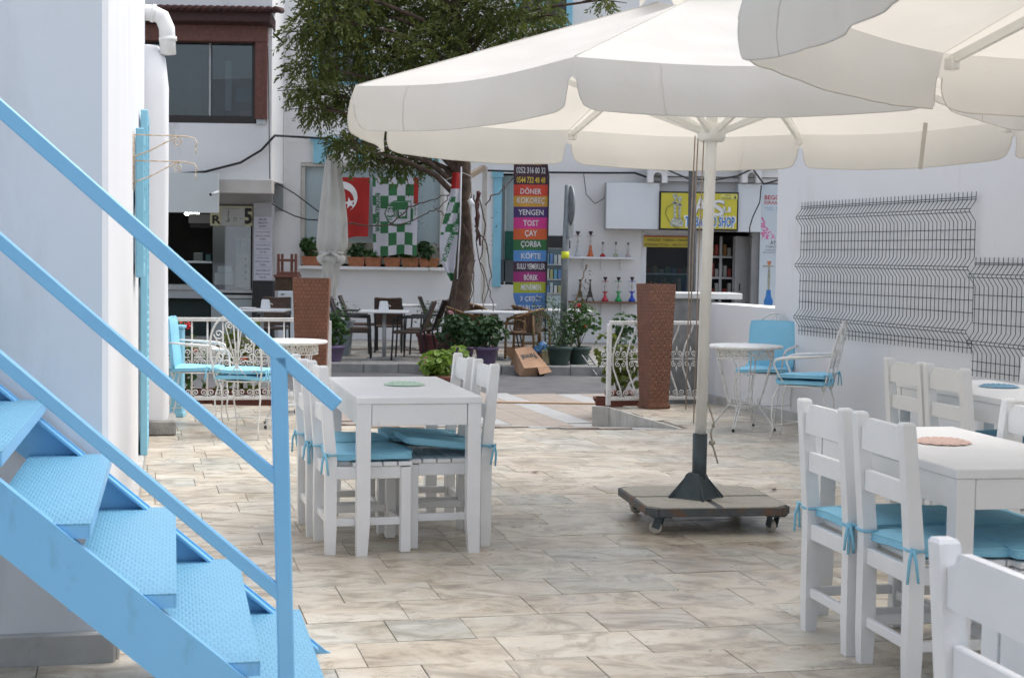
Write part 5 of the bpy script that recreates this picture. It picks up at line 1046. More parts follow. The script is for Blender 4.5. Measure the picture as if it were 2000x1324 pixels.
rgk = random.Random(6); m.v = [(x+rgk.gauss(0, .008), y+rgk.gauss(0, .008), z) for x, y, z in m.v]; m.build('trunk', M_bark, tr)
clumps = [(600, 60, 48), (650, 40, 60), (610, 130, 50), (590, 175, 34), (640, 185, 42), (612, 210, 28), (680, 110, 60), (690, 20, 70), (760, 30, 70), (830, 20, 70), (900, 30, 68), (970, 20, 60), (1035, 25, 46), (1075, 30, 28), (1085, 60, 18), (740, 110, 55), (800, 100, 60), (860, 110, 60), (930, 100, 55), (1000, 90, 50), (680, 200, 40), (710, 255, 36), (690, 290, 28), (745, 270, 34), (720, 310, 20), (790, 280, 28), (800, 320, 22), (770, 310, 24), (835, 300, 22), (660, 275, 20), (760, 180, 45), (840, 190, 50), (900, 190, 40), (620, -20, 55), (720, -60, 80), (860, -70, 90), (990, -60, 60), (1050, -40, 36), (1180, 0, 14)]
rgc = random.Random(12); V = []; Fc = []; limbs = MB()
for (cx, cy_, rp_) in clumps:
    yy = TY+rgc.uniform(-.9, .7); c = at(cx, cy_, yy); r_ = rp_*.86*yy/FPX
    hb = min(range(len(P)), key=lambda i: abs(P[i].z-(c.z-.3-.25*abs(c.x-P[i].x)))); a = P[hb]; mid = a.lerp(c, .55)+Vector((0, 0, .22)); limbs.tube([a, a.lerp(mid, .5)+Vector((0, 0, .12)), mid, c, c+(c-mid)*.35+Vector((0, 0, -.1))], [.05, .04, .028, .014, .005], 6)
    for q in range(4):
        e = c+Vector((rgc.gauss(0, .5), rgc.gauss(0, .5), rgc.gauss(0, .4)))*r_; limbs.tube([mid.lerp(c, .6), (mid.lerp(c, .8)+e)/2+Vector((0, 0, .05)), e], [.012, .009, .004], 4)
    for s_ in range(int(14+100*(rp_/50)**2)):
        d = Vector((rgc.gauss(0, 1), rgc.gauss(0, 1), rgc.gauss(0, .8))); d.normalize(); p = c+d*r_*(rgc.random()**.45)*1.05
        ax_ = (d*.7+Vector((rgc.uniform(-.4, .4), rgc.uniform(-.4, .4), -.55+rgc.uniform(-.3, .5)))).normalized(); Ls = rgc.uniform(.16, .30)
        for k in range(11):
            t_ = k/10; b = p+ax_*Ls*t_+Vector((0, 0, -.05*t_*t_)); sd_ = Vector((rgc.uniform(-1, 1), rgc.uniform(-1, 1), rgc.uniform(-.6, .4))).normalized(); ld = (ax_*.9+sd_*.75).normalized(); ll_ = rgc.uniform(.07, .13)*(1.1-.4*t_)
            w_ = ld.cross(Vector((rgc.uniform(-1, 1), rgc.uniform(-1, 1), rgc.uniform(-1, 1)))).normalized()*.0135; i0 = len(V)
            V += [tuple(b), tuple(b+ld*ll_*.5+w_), tuple(b+ld*ll_), tuple(b+ld*ll_*.5-w_)]; Fc.append((i0, i0+1, i0+2, i0+3))
m = MB(); m.v = V; m.f = Fc; m.sm = [False]*len(Fc)
M_fol = mat('conifer_leaf', (.14, .16, .032), (.05, .08, .014), 4, .6, trans=.45, stain=((.20, .17, .05), 3.2, .56, 1)); m.build('crown', M_fol, tr, fix=False)
limbs.build('limbs', M_bark, tr)
# dry climbers round the trunk
M_vine = mat('dry_vine', (.10, .065, .05), (.06, .04, .03), 20, .9); M_tw = mat('red_twig', (.10, .03, .03), (.06, .02, .02), 20, .9)
def vine(label, strands, m_, r_=.010, nub=0):
    t = thing('dry_vine', label, 'vine'); rg_ = random.Random(len(label))
    for pts in strands:
        Q = [at(a, b, y) for a, b, y in pts]; out_ = []
        for i in range(len(Q)-1):
            for k in range(5): q = Q[i].lerp(Q[i+1], k/5); out_.append(q+Vector((rg_.gauss(0, .012), rg_.gauss(0, .02), rg_.gauss(0, .012))))
        out_.append(Q[-1]); m = MB(); m.tube(out_, [r_*(1-.5*i/len(out_)) for i in range(len(out_))], 5); m.build('stem', m_, t)
    if nub:
        l_ = leaves(nub, at(*strands[0][len(strands[0])//2]), (.35, .2, .5), .05, len(label), 'long'); l_.build('dead_leaves', mat('dead_leaf', (.09, .06, .04), (.05, .05, .02), 20, .9), t, fix=False)
vine('bare climber trained across the flag to the tree', [[(668, 436, 27.6), (720, 442, 27.4), (790, 438, 27), (830, 420, 26.5), (858, 405, 25.5), (880, 380, 24.2)], [(760, 440, 27.2), (800, 405, 26.8), (850, 390, 26), (885, 376, 24.4)], [(852, 408, 26), (872, 425, 25), (878, 448, 24.5)]], M_vine, .014, 30)
vine('tangled dry climbers hanging right of the tree trunk', [[(925, 380, 23.4), (935, 430, 23.4), (930, 480, 23.4), (945, 540, 23.4), (940, 610, 23.3)], [(940, 390, 23.3), (948, 450, 23.3), (938, 510, 23.3), (955, 570, 23.3), (968, 620, 23.2)], [(930, 440, 23.4), (950, 480, 23.3), (960, 540, 23.3), (946, 590, 23.2)], [(905, 440, 23.3), (920, 470, 23.2), (928, 540, 23.2), (915, 600, 23.2), (905, 680, 23.1)], [(945, 400, 23.4), (975, 375, 23.6), (1000, 350, 23.8), (1010, 342, 23.9)], [(900, 600, 23.2), (885, 640, 23.1), (880, 690, 23.0)], [(915, 500, 23.2), (890, 560, 23.2), (893, 640, 23.1)]], M_vine, .012, 60)
vine('dark red dry stems bundled beside the trunk', [[(932, 375, 23.5), (935, 420, 23.5), (931, 470, 23.5)], [(936, 378, 23.45), (930, 430, 23.45), (938, 480, 23.45)]], M_tw, .03)
vine('tall dead stalk leaning in front of the water pipes', [[(1112, 690, 22.6), (1118, 640, 22.6), (1128, 580, 22.6), (1140, 530, 22.6), (1147, 517, 22.6)]], mat('straw_stalk', (.25, .17, .09), (.15, .10, .06), 20, .9), .014)
c = at(1126, 600, 22.6); l_ = leaves(150, c, (.14, .1, .62), .05, 77, 'long'); l_.v = [(x+(z-c.z)*.20, y, z) for x, y, z in l_.v]; o = l_.build('stalk_leaves', mat('withered_leaf', (.10, .075, .03), (.06, .055, .02), 20, .9), bpy.data.objects['dry_vine.003'], fix=False)
# white tin and cord on the trunk
t = thing('hanging_tin', 'small white tin hanging on a cord from the tree trunk', 'tin'); c = at(920, 396, 23.35); m = MB(); m.T = Matrix.Translation(c) @ Matrix.Rotation(R(-28), 4, 'Y'); m.lathe([(.035, -.055), (.04, -.055), (.04, .055), (.035, .055)], 14); m.build('tin', M_white, t)
m = MB(); m.tube([at(870, 352, 23.4), at(905, 338, 23.35), at(921, 345, 23.35), at(921, 375, 23.35), at(916, 390, 23.3), at(921, 430, 23.3), at(926, 500, 23.3), at(925, 600, 23.3)], .008, 5); m.build('cord', mat('pale_cord', (.50, .47, .43), None, 9, .9), t)
# timber frame post behind the tree
wp = thing('timber_post', 'weathered white timber post with a slanting rail right of the tree', 'post'); bx(940, 326, 950, 668, 27.2, .09, M_frame, 'upright', wp); m = MB(); m.bar(at(916, 345, 26.2), at(944, 328, 27.2), .07, .09); m.build('rail', mat('old_wood', (.24, .19, .14), (.16, .13, .1), 14, .9), wp)

# flags
def cloth(label, name, r_, Y, nu, nv, colf, mats, wave, parent=None, cat='flag'):
    cx, cz, w_, h_ = rect(*r_, Y); m = MB()
    m.sheet(lambda u, v: wave(u, v, cx, cz, w_, h_, Y), nu, nv); me_o = m.build(name, mats[0], parent, fix=False)
    for q in mats[1:]: me_o.data.materials.append(q)
    for p in me_o.data.polygons: j, i = divmod(p.index, nu); p.material_index = colf((i+.5)/nu, (j+.5)/nv)
    if label: tag(me_o, label, cat)
    return me_o, cx, cz, w_, h_
M_fr = mat('flag_red', (.42, .022, .018), (.36, .018, .015), 3, .8, trans=.12); M_fw = mat('flag_white', (.56, .56, .60), (.50, .50, .54), 3, .8, trans=.12); M_fg = mat('flag_green', (.035, .16, .06), (.03, .13, .05), 3, .8, trans=.12)
FL = FY-.32
def wv(u, v, cx, cz, w_, h_, Y): return Vector((cx+(u-.5)*w_*(1-.06*v), Y+.035*math.sin(u*11+v*1.5)*(.4+.6*v), cz+(.5-v)*h_-.10*h_*(u-.15)*(1 if v > .6 else 0)*(v-.6)*0-.02*math.sin(u*7)*v))
def wv_r(u, v, cx, cz, w_, h_, Y):
    p = wv(u, v, cx, cz, w_, h_, Y); p.z -= .0; k = max(0, v-.75)/.25; p.z += k*h_*.10*(u-.2); return p
t = thing('red_flag', 'red flag with white crescent and star hanging beside the closed parasol', 'flag'); fl_, cx, cz, w_, h_ = cloth(None, 'cloth', (632, 347, 722, 470), FL, 24, 20, lambda u, v: 0, [M_fr], wv_r, t)
yk = lambda p: Vector((p.x, FL+.035*math.sin(((p.x-cx)/w_+.5)*11+((.5-(p.z-cz)/h_))*1.5)*(.4+.6*(.5-(p.z-cz)/h_))-.010, p.z))
k = FL/FPX; cc = at(668, 385, FL); ro, ri = 30*k, 24.5*k; m = MB(); n = 30; R0 = [cc+Vector((ro*math.cos(a), 0, ro*math.sin(a))) for a in [math.pi*2*i/n for i in range(n+1)]]; ci = cc+Vector((-.01, 0, -8*k))
qs = []
for i in range(n):
    a0, a1 = 2*math.pi*i/n, 2*math.pi*(i+1)/n
    def inn(a):
        d = Vector((math.cos(a), 0, math.sin(a))); oc = cc-ci; b_ = oc.dot(d); q = b_*b_-(oc.length_squared-ri*ri); t_ = -b_+math.sqrt(max(q, 0)) if q > 0 else ro; return cc+d*min(ro, max(0, t_))
    if (inn(a0)-cc).length < ro-1e-4 or (inn(a1)-cc).length < ro-1e-4:
        p = [cc+Vector((ro*math.cos(a0), 0, ro*math.sin(a0))), cc+Vector((ro*math.cos(a1), 0, ro*math.sin(a1))), inn(a1), inn(a0)]; m.add([yk(x) for x in p], [(0, 1, 2, 3)])
m.build('crescent', M_wht, t, fix=False)
sc2 = at(683, 397, FL); pts = []
for i in range(10): r_ = (11.5 if i % 2 == 0 else 4.6)*k; a = R(90+12+36*i); pts.append(sc2+Vector((r_*math.cos(a), 0, r_*math.sin(a))))
m = MB(); m.add([yk(p) for p in [sc2]+pts], [(0, i+1, (i+1) % 10+1) for i in range(10)]); m.build('star', M_wht, t, fix=False)
t = thing('checkered_flag', 'green and white checkered club flag with a shield hanging flat in the display window', 'flag')
def chk(u, v):
    if u < .17: return 1 if not (u < .06 and v % .24 < .12) else 2
    if u > .90: return 0 if v < .34 else (1 if v < .86 else 2)
    col = int((u-.17)/.73*4); row = int((v+.075)/.158); return 2 if (col+row) % 2 == 0 else 1
fo, cx, cz, w_, h_ = cloth(None, 'cloth', (727, 347, 817, 498), FL, 60, 80, chk, [M_fr, M_fw, M_fg], wv, t)
on = lambda p: Vector((p.x, FL+.035*math.sin(((p.x-cx)/w_+.5)*11+((.5-(p.z-cz)/h_))*1.5)*(.4+.6*(.5-(p.z-cz)/h_))-.012, p.z))
on2 = lambda p: on(p)-Vector((0, .006, 0)); on3 = lambda p: on(p)-Vector((0, .012, 0))
def shape(nm, pts, m_, f, nsub=8):
    C = Vector((sum(p[0] for p in pts)/len(pts), 0, sum(p[1] for p in pts)/len(pts))); W = []
    for i in range(len(pts)):
        a, b = pts[i], pts[(i+1) % len(pts)]
        for q in range(nsub): W.append(Vector((a[0]+(b[0]-a[0])*q/nsub, 0, a[1]+(b[1]-a[1])*q/nsub)))
    rings = 6; mm = MB(); vs = []
    for r_ in range(rings+1): vs += [f(C.lerp(p, r_/rings)) for p in W]
    N_ = len(W); mm.add(vs, [(r_*N_+i, r_*N_+(i+1) % N_, (r_+1)*N_+(i+1) % N_, (r_+1)*N_+i) for r_ in range(rings) for i in range(N_)], True); return mm.build(nm, m_, t, fix=False)
def fx(px): return at(px, 430, FL).x
def fz(py): return at(772, py, FL).z
sh = [(fx(803), fz(392)), (fx(803), fz(438)), (fx(770), fz(440)), (fx(758), fz(434)), (fx(750), fz(417)), (fx(758), fz(400)), (fx(770), fz(392))]
shape('shield_border', sh, M_fg, on); si = [((p[0]-sh[0][0])*.93+sh[0][0]-.012, (p[1]-(fz(415)))*.90+fz(415)) for p in sh]; shape('shield', si, M_fw, on2)
shape('shield_field', [(fx(797), fz(394.5)), (fx(797), fz(406)), (fx(780), fz(409)), (fx(757), fz(415)), (fx(759), fz(403)), (fx(770), fz(395))], M_fg, on3)
for i in range(3): m = MB(); m.tube([on3(Vector((fx(766+i*4), 0, fz(410)))), on3(Vector((fx(772+i*4), 0, fz(417)))), on3(Vector((fx(766+i*4), 0, fz(424))))], .008, 4); m.build('chevron', M_fg, t)
RD = Matrix.Rotation(R(90), 4, 'Y')
text('19', .09, .10, M_fw, t, (fx(762), 0, fz(409)), rot=RD, fn=lambda p: on3(p)-Vector((0, .006, 0)), bold=.03); text('31', .09, .10, M_fg, t, (fx(762), 0, fz(425)), rot=RD, fn=on3, bold=.03)
m = MB(); shape('initial_field', [(fx(777), fz(407)), (fx(795), fz(407)), (fx(795), fz(427)), (fx(777), fz(427))], M_fg, on3); text('B', .14, .13, M_fw, t, (fx(786), 0, fz(417)), rot=RD, fn=lambda p: on3(p)-Vector((0, .006, 0)), bold=.04)
text('BODRUMSPOR', .72, .085, M_fg, t, (fx(737), 0, fz(416)), rot=RD, fn=on2, bold=.03); text('BODRUMSPOR', .30, .03, M_fg, t, (fx(811), 0, fz(405)), rot=RD, fn=on2, bold=.02)
# second flag hanging limp on a white stick at the tree
t = thing('limp_flag', 'green and white flag hanging limp from a white stick on the tree trunk', 'flag'); FT = 23.2
def lf(u, v):
    xl = [884, 880, 872, 862, 858, 862, 880][min(6, int(v*6))]+([880, 872, 862, 858, 862, 880, 890][min(6, int(v*6))]-[884, 880, 872, 862, 858, 862, 880][min(6, int(v*6))])*(v*6-int(v*6)); xr_ = 899-14*v*v
    p = at(xl+(xr_-xl)*u, 337+212*v, FT); p.y += .05*math.sin(u*8+v*3); return p
m = MB(); m.sheet(lf, 16, 40); o = m.build('cloth', M_fw, t, fix=False); o.data.materials.append(M_fg); o.data.materials.append(M_fr)
for p in o.data.polygons:
    j, i = divmod(p.index, 16); u, v = i/16, j/40; o_ = 2 if v < .13 and u < .9 else 0
    if v > .2 and v < .56: o_ = 1 if (int(u*2.2+v*3)+int(v*11)) % 2 else 0
    if v > .9: o_ = 1
    p.material_index = o_
m = MB(); m.tube([at(901, 326, FT), at(899, 440, FT), at(893, 545, FT)], .012, 6); m.build('stick', M_white, t)
text('BODRUMSPOR', .62, .085, M_fg, t, tuple(at(878, 474, FT-.075)), rot=Matrix.Rotation(R(108), 4, 'Y'), bold=.02)

# feather banner
BYy = 24.3; t = thing('feather_banner', 'tall striped feather banner listing dishes and telephone numbers', 'banner'); kb = BYy/FPX
def bw_(p):
    q = Vector(p); q.y = BYy+.03*math.sin((p[0]-at(1035, 480, BYy).x)*9)+.0; return q
def fold(p): q = bw_(p); q.y -= .012; return q
stripes = [(296, 361, (.055, .02, .035)), (361, 383, (.55, .05, .025)), (383, 404, (.55, .30, .04)), (404, 425, (.06, .025, .14)), (425, 447, (.55, .03, .22)), (447, 468, (.55, .10, .025)), (468, 489, (.025, .13, .04)), (489, 510.5, (.08, .24, .52)), (510.5, 531, (.05, .02, .05)), (531, 551, (.30, .02, .16)), (551, 572, (.33, .38, .03)), (572, 632, (.07, .19, .46))]
for i, (a, b, c_) in enumerate(stripes):
    def f(u, v, a=a, b=b, i=i):
        py = a+(b-a)*v; xl, xr_ = 1003.5-.4*(py-300)/100, 1071-1.1*(py-300)/100*1.0
        if py < 335: xr_ -= (335-py)**2*.012
        if i == 11: py = a+v*(28+((u*1.0)**1.6)*36); xl += 8*v*v; 
        p = at(xl+(xr_-xl)*u, py, BYy); return bw_(p)
    m = MB(); m.sheet(f, 14, 6); m.build('stripe', mat('banner_%d' % i, c_, tuple(x*.85 for x in c_), 4, .6, trans=.08), t, fix=False)
M_bt = mat('banner_white', (.62, .62, .64), None, 4, .6); M_by = mat('banner_yellow', (.62, .45, .05), None, 4, .6)
def bt_(s_, py, wpx, hpx, m_, cxp=1037): text(s_, wpx*kb, hpx*kb, m_, t, tuple(at(cxp, py, BYy)), fn=fold, bold=.015)
for s_, py, wx_, hx_, m_ in (('ALO PAKET', 318, 42, 9, M_by), ('0252 316 00 32', 333, 57, 12, M_bt), ('0544 732 48 48', 352, 56, 12, M_by), ('DÖNER', 373, 41, 13, M_bt), ('KOKOREÇ', 393, 54, 14, M_bt), ('YENGEN', 415, 49, 11, M_bt), ('TOST', 436, 30, 11, M_bt), ('ÇAY', 457, 24, 14, M_bt), ('ÇORBA', 478, 40, 14, M_bt), ('KÖFTE', 499, 38, 13, M_bt), ('SULU YEMEKLER', 520.5, 55, 11, M_bt), ('BÖREK', 541, 27, 13, M_bt), ('MENEMEN', 561, 39, 11, M_bt), ('3 ÇEŞİT', 583, 42, 14, M_bt), ('TABLDOT', 602, 50, 12, M_bt)): bt_(s_, py, wx_, hx_, m_)
m = MB(); m.tube([at(1064, 694, BYy), at(1066, 600, BYy), at(1070, 450, BYy), at(1072, 345, BYy), at(1068, 318, BYy), at(1055, 300, BYy), at(1035, 292, BYy)], .013, 6); m.build('pole', M_black, t); m = MB(); b = at(1064, 690, BYy); m.box((b.x, b.y, PZ+.07), (.34, .3, .14), ch=.03); m.build('base', M_black, t)
# traffic sign seen from the side
t = thing('traffic_sign', 'grey traffic sign pole with a round plate seen edge on and a yellow tag', 'road sign'); SY = 22.7; m = MB(); m.tube([Vector((at(1098, 690, SY).x, SY, PZ)), at(1105, 480, SY), at(1110, 362, SY)], .052, 14); m.build('pole', mat('galvanised', (.26, .28, .29), (.20, .22, .23), 9, .45, .1, 40, metal=.5), t)
c = at(1113.5, 402, SY-.05); m = MB(); m.T = Matrix.Translation(c) @ Matrix.Rotation(R(10), 4, 'Z') @ Matrix.Rotation(R(90), 4, 'Y'); m.lathe([(.0, -.012), (.29, -.012), (.30, -.004), (.30, .012), (.285, .012), (.28, -.0), (0, .0)], 28); m.build('round_plate', MATS['galvanised'], t)
c = at(1114, 450, SY-.05); m = MB(); m.box(c, (.025, .38, .22), rz=R(-12), ch=.004); m.build('lower_plate', MATS['galvanised'], t); m = MB(); c = at(1104, 498, SY); m.tube([c+Vector((0, 0, -.05)), c+Vector((0, 0, .05))], .058, 14); m.build('yellow_tag', mat('neon_yellow', (.70, .72, .03), None, 4, .6), t)
# grey lamp post nearer than the shop
t = thing('lamp_post', 'plain grey street lamp post in front of the yellow shop sign', 'lamp post'); LY = 19.4; m = MB(); b = at(1346, 620, LY); tpz = at(1353, 250, LY); m.tube([(b.x, LY, -.3), (b.x+.02, LY, 1.4), (tpz.x, LY, tpz.z), (tpz.x+.03, LY, 5.5)], [.062, .056, .046, .035], 14); m.build('shaft', mat('lamp_grey', (.10, .105, .11), (.08, .085, .09), 9, .5, .1, 40, metal=.3), t); m = MB(); m.lathe([(.12, -.29), (.12, -.27), (.075, -.25), (.07, -.05)], 14, (b.x, LY, 0)); m.build('base', MATS['lamp_grey'], t)
m = MB(); m.tube([(tpz.x+.03, LY, 5.5), (tpz.x+.03, LY-.3, 5.75), (tpz.x+.03, LY-1.0, 5.85)], .03, 8); m.box((tpz.x+.03, LY-1.25, 5.85), (.18, .55, .09), ch=.02); m.build('lamp_head', MATS['lamp_grey'], t)

# closed parasol
t = thing('closed_parasol', 'closed grey parasol tied up in a pot before the display window', 'parasol'); CY = 23.9; kc = CY/FPX; M_gr = mat('grey_canvas', (.58, .56, .51), (.48, .46, .42), 3, .9, .3, 80, stain=((.22, .21, .19), 4, .6, .3)); axx = at(648, 480, CY)
prof = [(302, 10), (304, 13), (330, 17), (380, 23), (430, 28), (470, 30), (482, 30), (490, 24), (497, 21), (503, 27), (512, 25), (520, 17), (545, 16), (560, 13), (580, 10)]
rgp = random.Random(2)
def cl(i, j):
    py, r_ = prof[j]; a = 2*math.pi*i/40; f = 1+.20*math.sin(a*7+.3*j)*min(1, j/3)+(.10*math.sin(a*13+j) if j > 6 else 0); p = at(648+2.0*math.sin(py*.02), py, CY); return p+Vector((.88*r_*kc*f*math.cos(a), .88*r_*kc*f*math.sin(a), (.012*math.sin(a*5+j) if j > 8 else 0)))
m = MB(); m.v = [cl(i, j) for j in range(len(prof)) for i in range(40)]; m.f = [(j*40+i, j*40+(i+1) % 40, (j+1)*40+(i+1) % 40, (j+1)*40+i) for j in range(len(prof)-1) for i in range(40)]; m.sm = [True]*len(m.f); m.add([cl(i, 0) for i in range(40)], [tuple(range(40))]); m.build('canopy', M_gr, t)
m = MB(); p = at(648, 493, CY); m.tube([p+Vector((.175*math.cos(a), .175*math.sin(a), .01*math.sin(3*a))) for a in [2*math.pi*i/20 for i in range(20)]], .02, 6, closed=True); m.tube([p+Vector((-.02, -.18, 0)), p+Vector((-.12, -.22, -.05)), p+Vector((-.10, -.2, -.15))], .03, 6); m.tube([p+Vector((.02, -.18, 0)), p+Vector((.13, -.22, -.07)), p+Vector((.12, -.2, -.16))], .03, 6); m.build('tie_band', M_gr, t)
m = MB(); m.tube([(axx.x-.005, CY, PZ+.1), (axx.x, CY, at(648, 570, CY).z)], .028, 12); m.build('pole', M_white, t)

# ---- potted plants
M_leaf = [mat('leaf_a', (.055, .13, .025), (.03, .085, .018), 12, .5, trans=.25), mat('leaf_b', (.045, .10, .03), (.025, .065, .02), 12, .5, trans=.25), mat('leaf_lime', (.20, .30, .04), (.11, .20, .03), 10, .5, trans=.3), mat('leaf_yellow', (.16, .19, .03), (.09, .13, .025), 10, .5, trans=.3)]
POTM = {'terracotta': M_terra, 'purple': mat('purple_pot', (.12, .085, .16), None, 6, .5), 'grey': mat('grey_pot', (.20, .24, .25), (.16, .195, .20), 4, .5), 'darkred': mat('dark_red_pot', (.10, .018, .03), None, 5, .5), 'pink': mat('pink_pot', (.42, .16, .20), None, 5, .5), 'green': mat('green_pot', (.03, .06, .05), None, 5, .5), 'brown': mat('brown_red_pot', (.14, .04, .025), None, 6, .6)}
def plant(name, label, base, pot, pr, ph, fr, fz_, n, leaf, lm=0, shape_='round', flowers=(), kind='round', seed=1, group=None, trail=0, low=-.3):
    """base on the ground; pr pot radius or (w,d); ph pot height; fr foliage radii; fz_ height of its centre above the pot rim"""
    t = thing(name, label, 'plant', tuple(base), 0, group); m = MB()
    if isinstance(pr, tuple): 
        w_, d_ = pr; vs = []
        for z, k_ in ((0, .86), (ph-.03, 1), (ph-.03, 1.06), (ph, 1.06), (ph, .95), (ph-.04, .93)): vs += [(a*w_/2*k_, b*d_/2*k_, z) for a, b in ((-1, -1), (1, -1), (1, 1), (-1, 1))]
        m.add(vs, [(0, 3, 2, 1), (20, 21, 22, 23)]+[(i*4+j, i*4+(j+1) % 4, (i+1)*4+(j+1) % 4, (i+1)*4+j) for i in range(5) for j in range(4)])
    else: m.lathe([(pr*.72, 0), (pr*.95, ph-.05), (pr*1.06, ph-.045), (pr*1.06, ph), (pr*.92, ph), (pr*.9, ph-.04)], 18)
    m.build('pot', POTM[pot], t)
    m = MB(); c = Vector((0, 0, ph-.02)); rg_ = random.Random(seed)
    for k_ in range(7): e = Vector((rg_.uniform(-.7, .7)*fr[0], rg_.uniform(-.7, .7)*fr[1], ph+fz_+rg_.uniform(-.3, .7)*fr[2])); m.tube([c, c.lerp(e, .5)+Vector((0, 0, .03)), e], [.008, .006, .003], 4)
    m.build('stems', mat('green_stem', (.08, .10, .03), None, 9, .7), t)
    leaves(n, (0, 0, ph+fz_), fr, leaf, seed, kind, low=low).build('foliage', M_leaf[lm], t, fix=False)
    for k_, (fx_, fy_, fz2, c_) in enumerate(flowers):
        q = leaves(26, (fx_, fy_, ph+fz2), (.045, .045, .035), .03, seed+k_+50); q.build('flower', mat('petal_'+c_, {'red': (.55, .01, .015), 'orange': (.55, .10, .03), 'pink': (.6, .3, .35)}[c_], None, 20, .6), t, fix=False)
    if trail: tag(leaves(trail, (.0, -.12, ph-.10), (pr[0]*.5 if isinstance(pr, tuple) else pr, .06, .22), leaf*.7, seed+9, 'long').build('trailing_shoots', M_leaf[3], t, fix=False), kind='stuff')
    return t
SILL = at(730, 521, FY-.14).z+.005
for i, (a, b, fh, nn_, lb) in enumerate(((590, 626, .20, 130, 'terracotta window box with tall geranium left of the closed parasol'), (680, 713, .17, 110, 'terracotta window box right of the closed parasol below the red flag'), (714, 745, .09, 70, 'terracotta window box with low plants below the checkered flag, left one'), (751, 782, .09, 80, 'terracotta window box in the middle below the checkered flag'), (785, 818, .13, 110, 'terracotta window box with trailing shoots right of the checkered flag'), (819, 856, .19, 150, 'terracotta window box with the lushest geranium at the right end of the sill'))):
    c = at((a+b)/2, 515, FY-.13); w_ = (b-a)*FY/FPX; plant('window_box', lb, (c.x, FY-.13, SILL), 'terracotta', (w_, .17), .17, (w_*.62, .15, fh), fh*.65, nn_, .085, i % 2, flowers=(), seed=40+i, group='terracotta boxes on the window sill', trail=26 if i in (4, 5) else 0)
def gp(px, py): p = gnd(px, py, PZ+.005); return (p.x, p.y, PZ+.005)
plant('potted_plant', 'large grey square tub with leafy plants around the closed parasol pole', (axx.x+.02, 23.9, PZ), 'grey', (.62, .55), .55, (.42, .34, .20), .14, 260, .07, 1, seed=61, kind='long')
plant('potted_plant', 'purple pot with bushy geranium beside the grey tub', gp(650, 706), 'purple', .17, .24, (.21, .2, .28), .20, 300, .075, 0, seed=62)
plant('potted_plant', 'dark red pot with a shrub left of the tree foot', gp(836, 690), 'darkred', .19, .32, (.22, .2, .28), .24, 220, .06, 1, seed=63, kind='long')
plant('potted_plant', 'small pink trough with sparse plants at the kerb', gp(846, 714), 'pink', (.32, .16), .14, (.14, .07, .05), .04, 40, .04, 1, seed=64)
plant('potted_plant', 'purple pot with dense geranium right at the tree foot', gp(905, 708), 'purple', .16, .24, (.40, .28, .27), .18, 520, .075, 1, seed=65, flowers=((-.2, -.2, .5, 'pink'),))
plant('potted_plant', 'purple pot with spreading geranium left of the rattan chair', gp(950, 712), 'purple', .17, .26, (.38, .28, .26), .17, 520, .08, 1, seed=66)
plant('potted_plant', 'dark green pot with a tall shrub at the foot of the traffic sign', gp(1092, 713), 'green', .19, .28, (.40, .30, .42), .26, 620, .065, 1, seed=67, kind='long')
plant('potted_plant', 'dark green pot with a red geranium right of the traffic sign', gp(1130, 711), 'green', .18, .26, (.32, .26, .38), .28, 420, .065, 0, seed=68, flowers=((-.03, -.2, .62, 'red'), (.08, -.2, .32, 'orange')))
# plants on the apron behind the railings
plant('potted_plant', 'red brown pot with lime green geranium behind the table by the stairs', (-.70, 15.4, -.21), 'brown', .19, .42, (.24, .22, .16), .10, 330, .07, 2, seed=71)
plant('potted_plant', 'planter with yellow green foliage behind the right railing', (1.10, 15.35, -.21), 'brown', (.5, .22), .22, (.26, .14, .34), .26, 300, .065, 3, seed=72)
plant('potted_plant', 'dark leafy plant reaching over the right railing', (1.13, 15.75, -.21), 'brown', .15, .25, (.22, .18, .24), .58, 200, .06, 1, seed=75, low=-1)
plant('potted_plant', 'brown red box with yellowing geranium behind the left railing', (-2.62, 14.75, -.21), 'brown', (.75, .24), .30, (.34, .14, .36), .34, 300, .07, 3, seed=73, flowers=((.05, -.1, .30, 'orange'),), low=-.8)
plant('potted_plant', 'brown red box with red geraniums by the house end behind the left railing', (-3.20, 14.70, -.21), 'brown', (.5, .24), .30, (.25, .14, .36), .34, 220, .07, 0, seed=74, flowers=((.06, -.12, .62, 'red'), (.0, -.1, .52, 'orange'), (.16, -.12, .38, 'orange')), low=-.8)

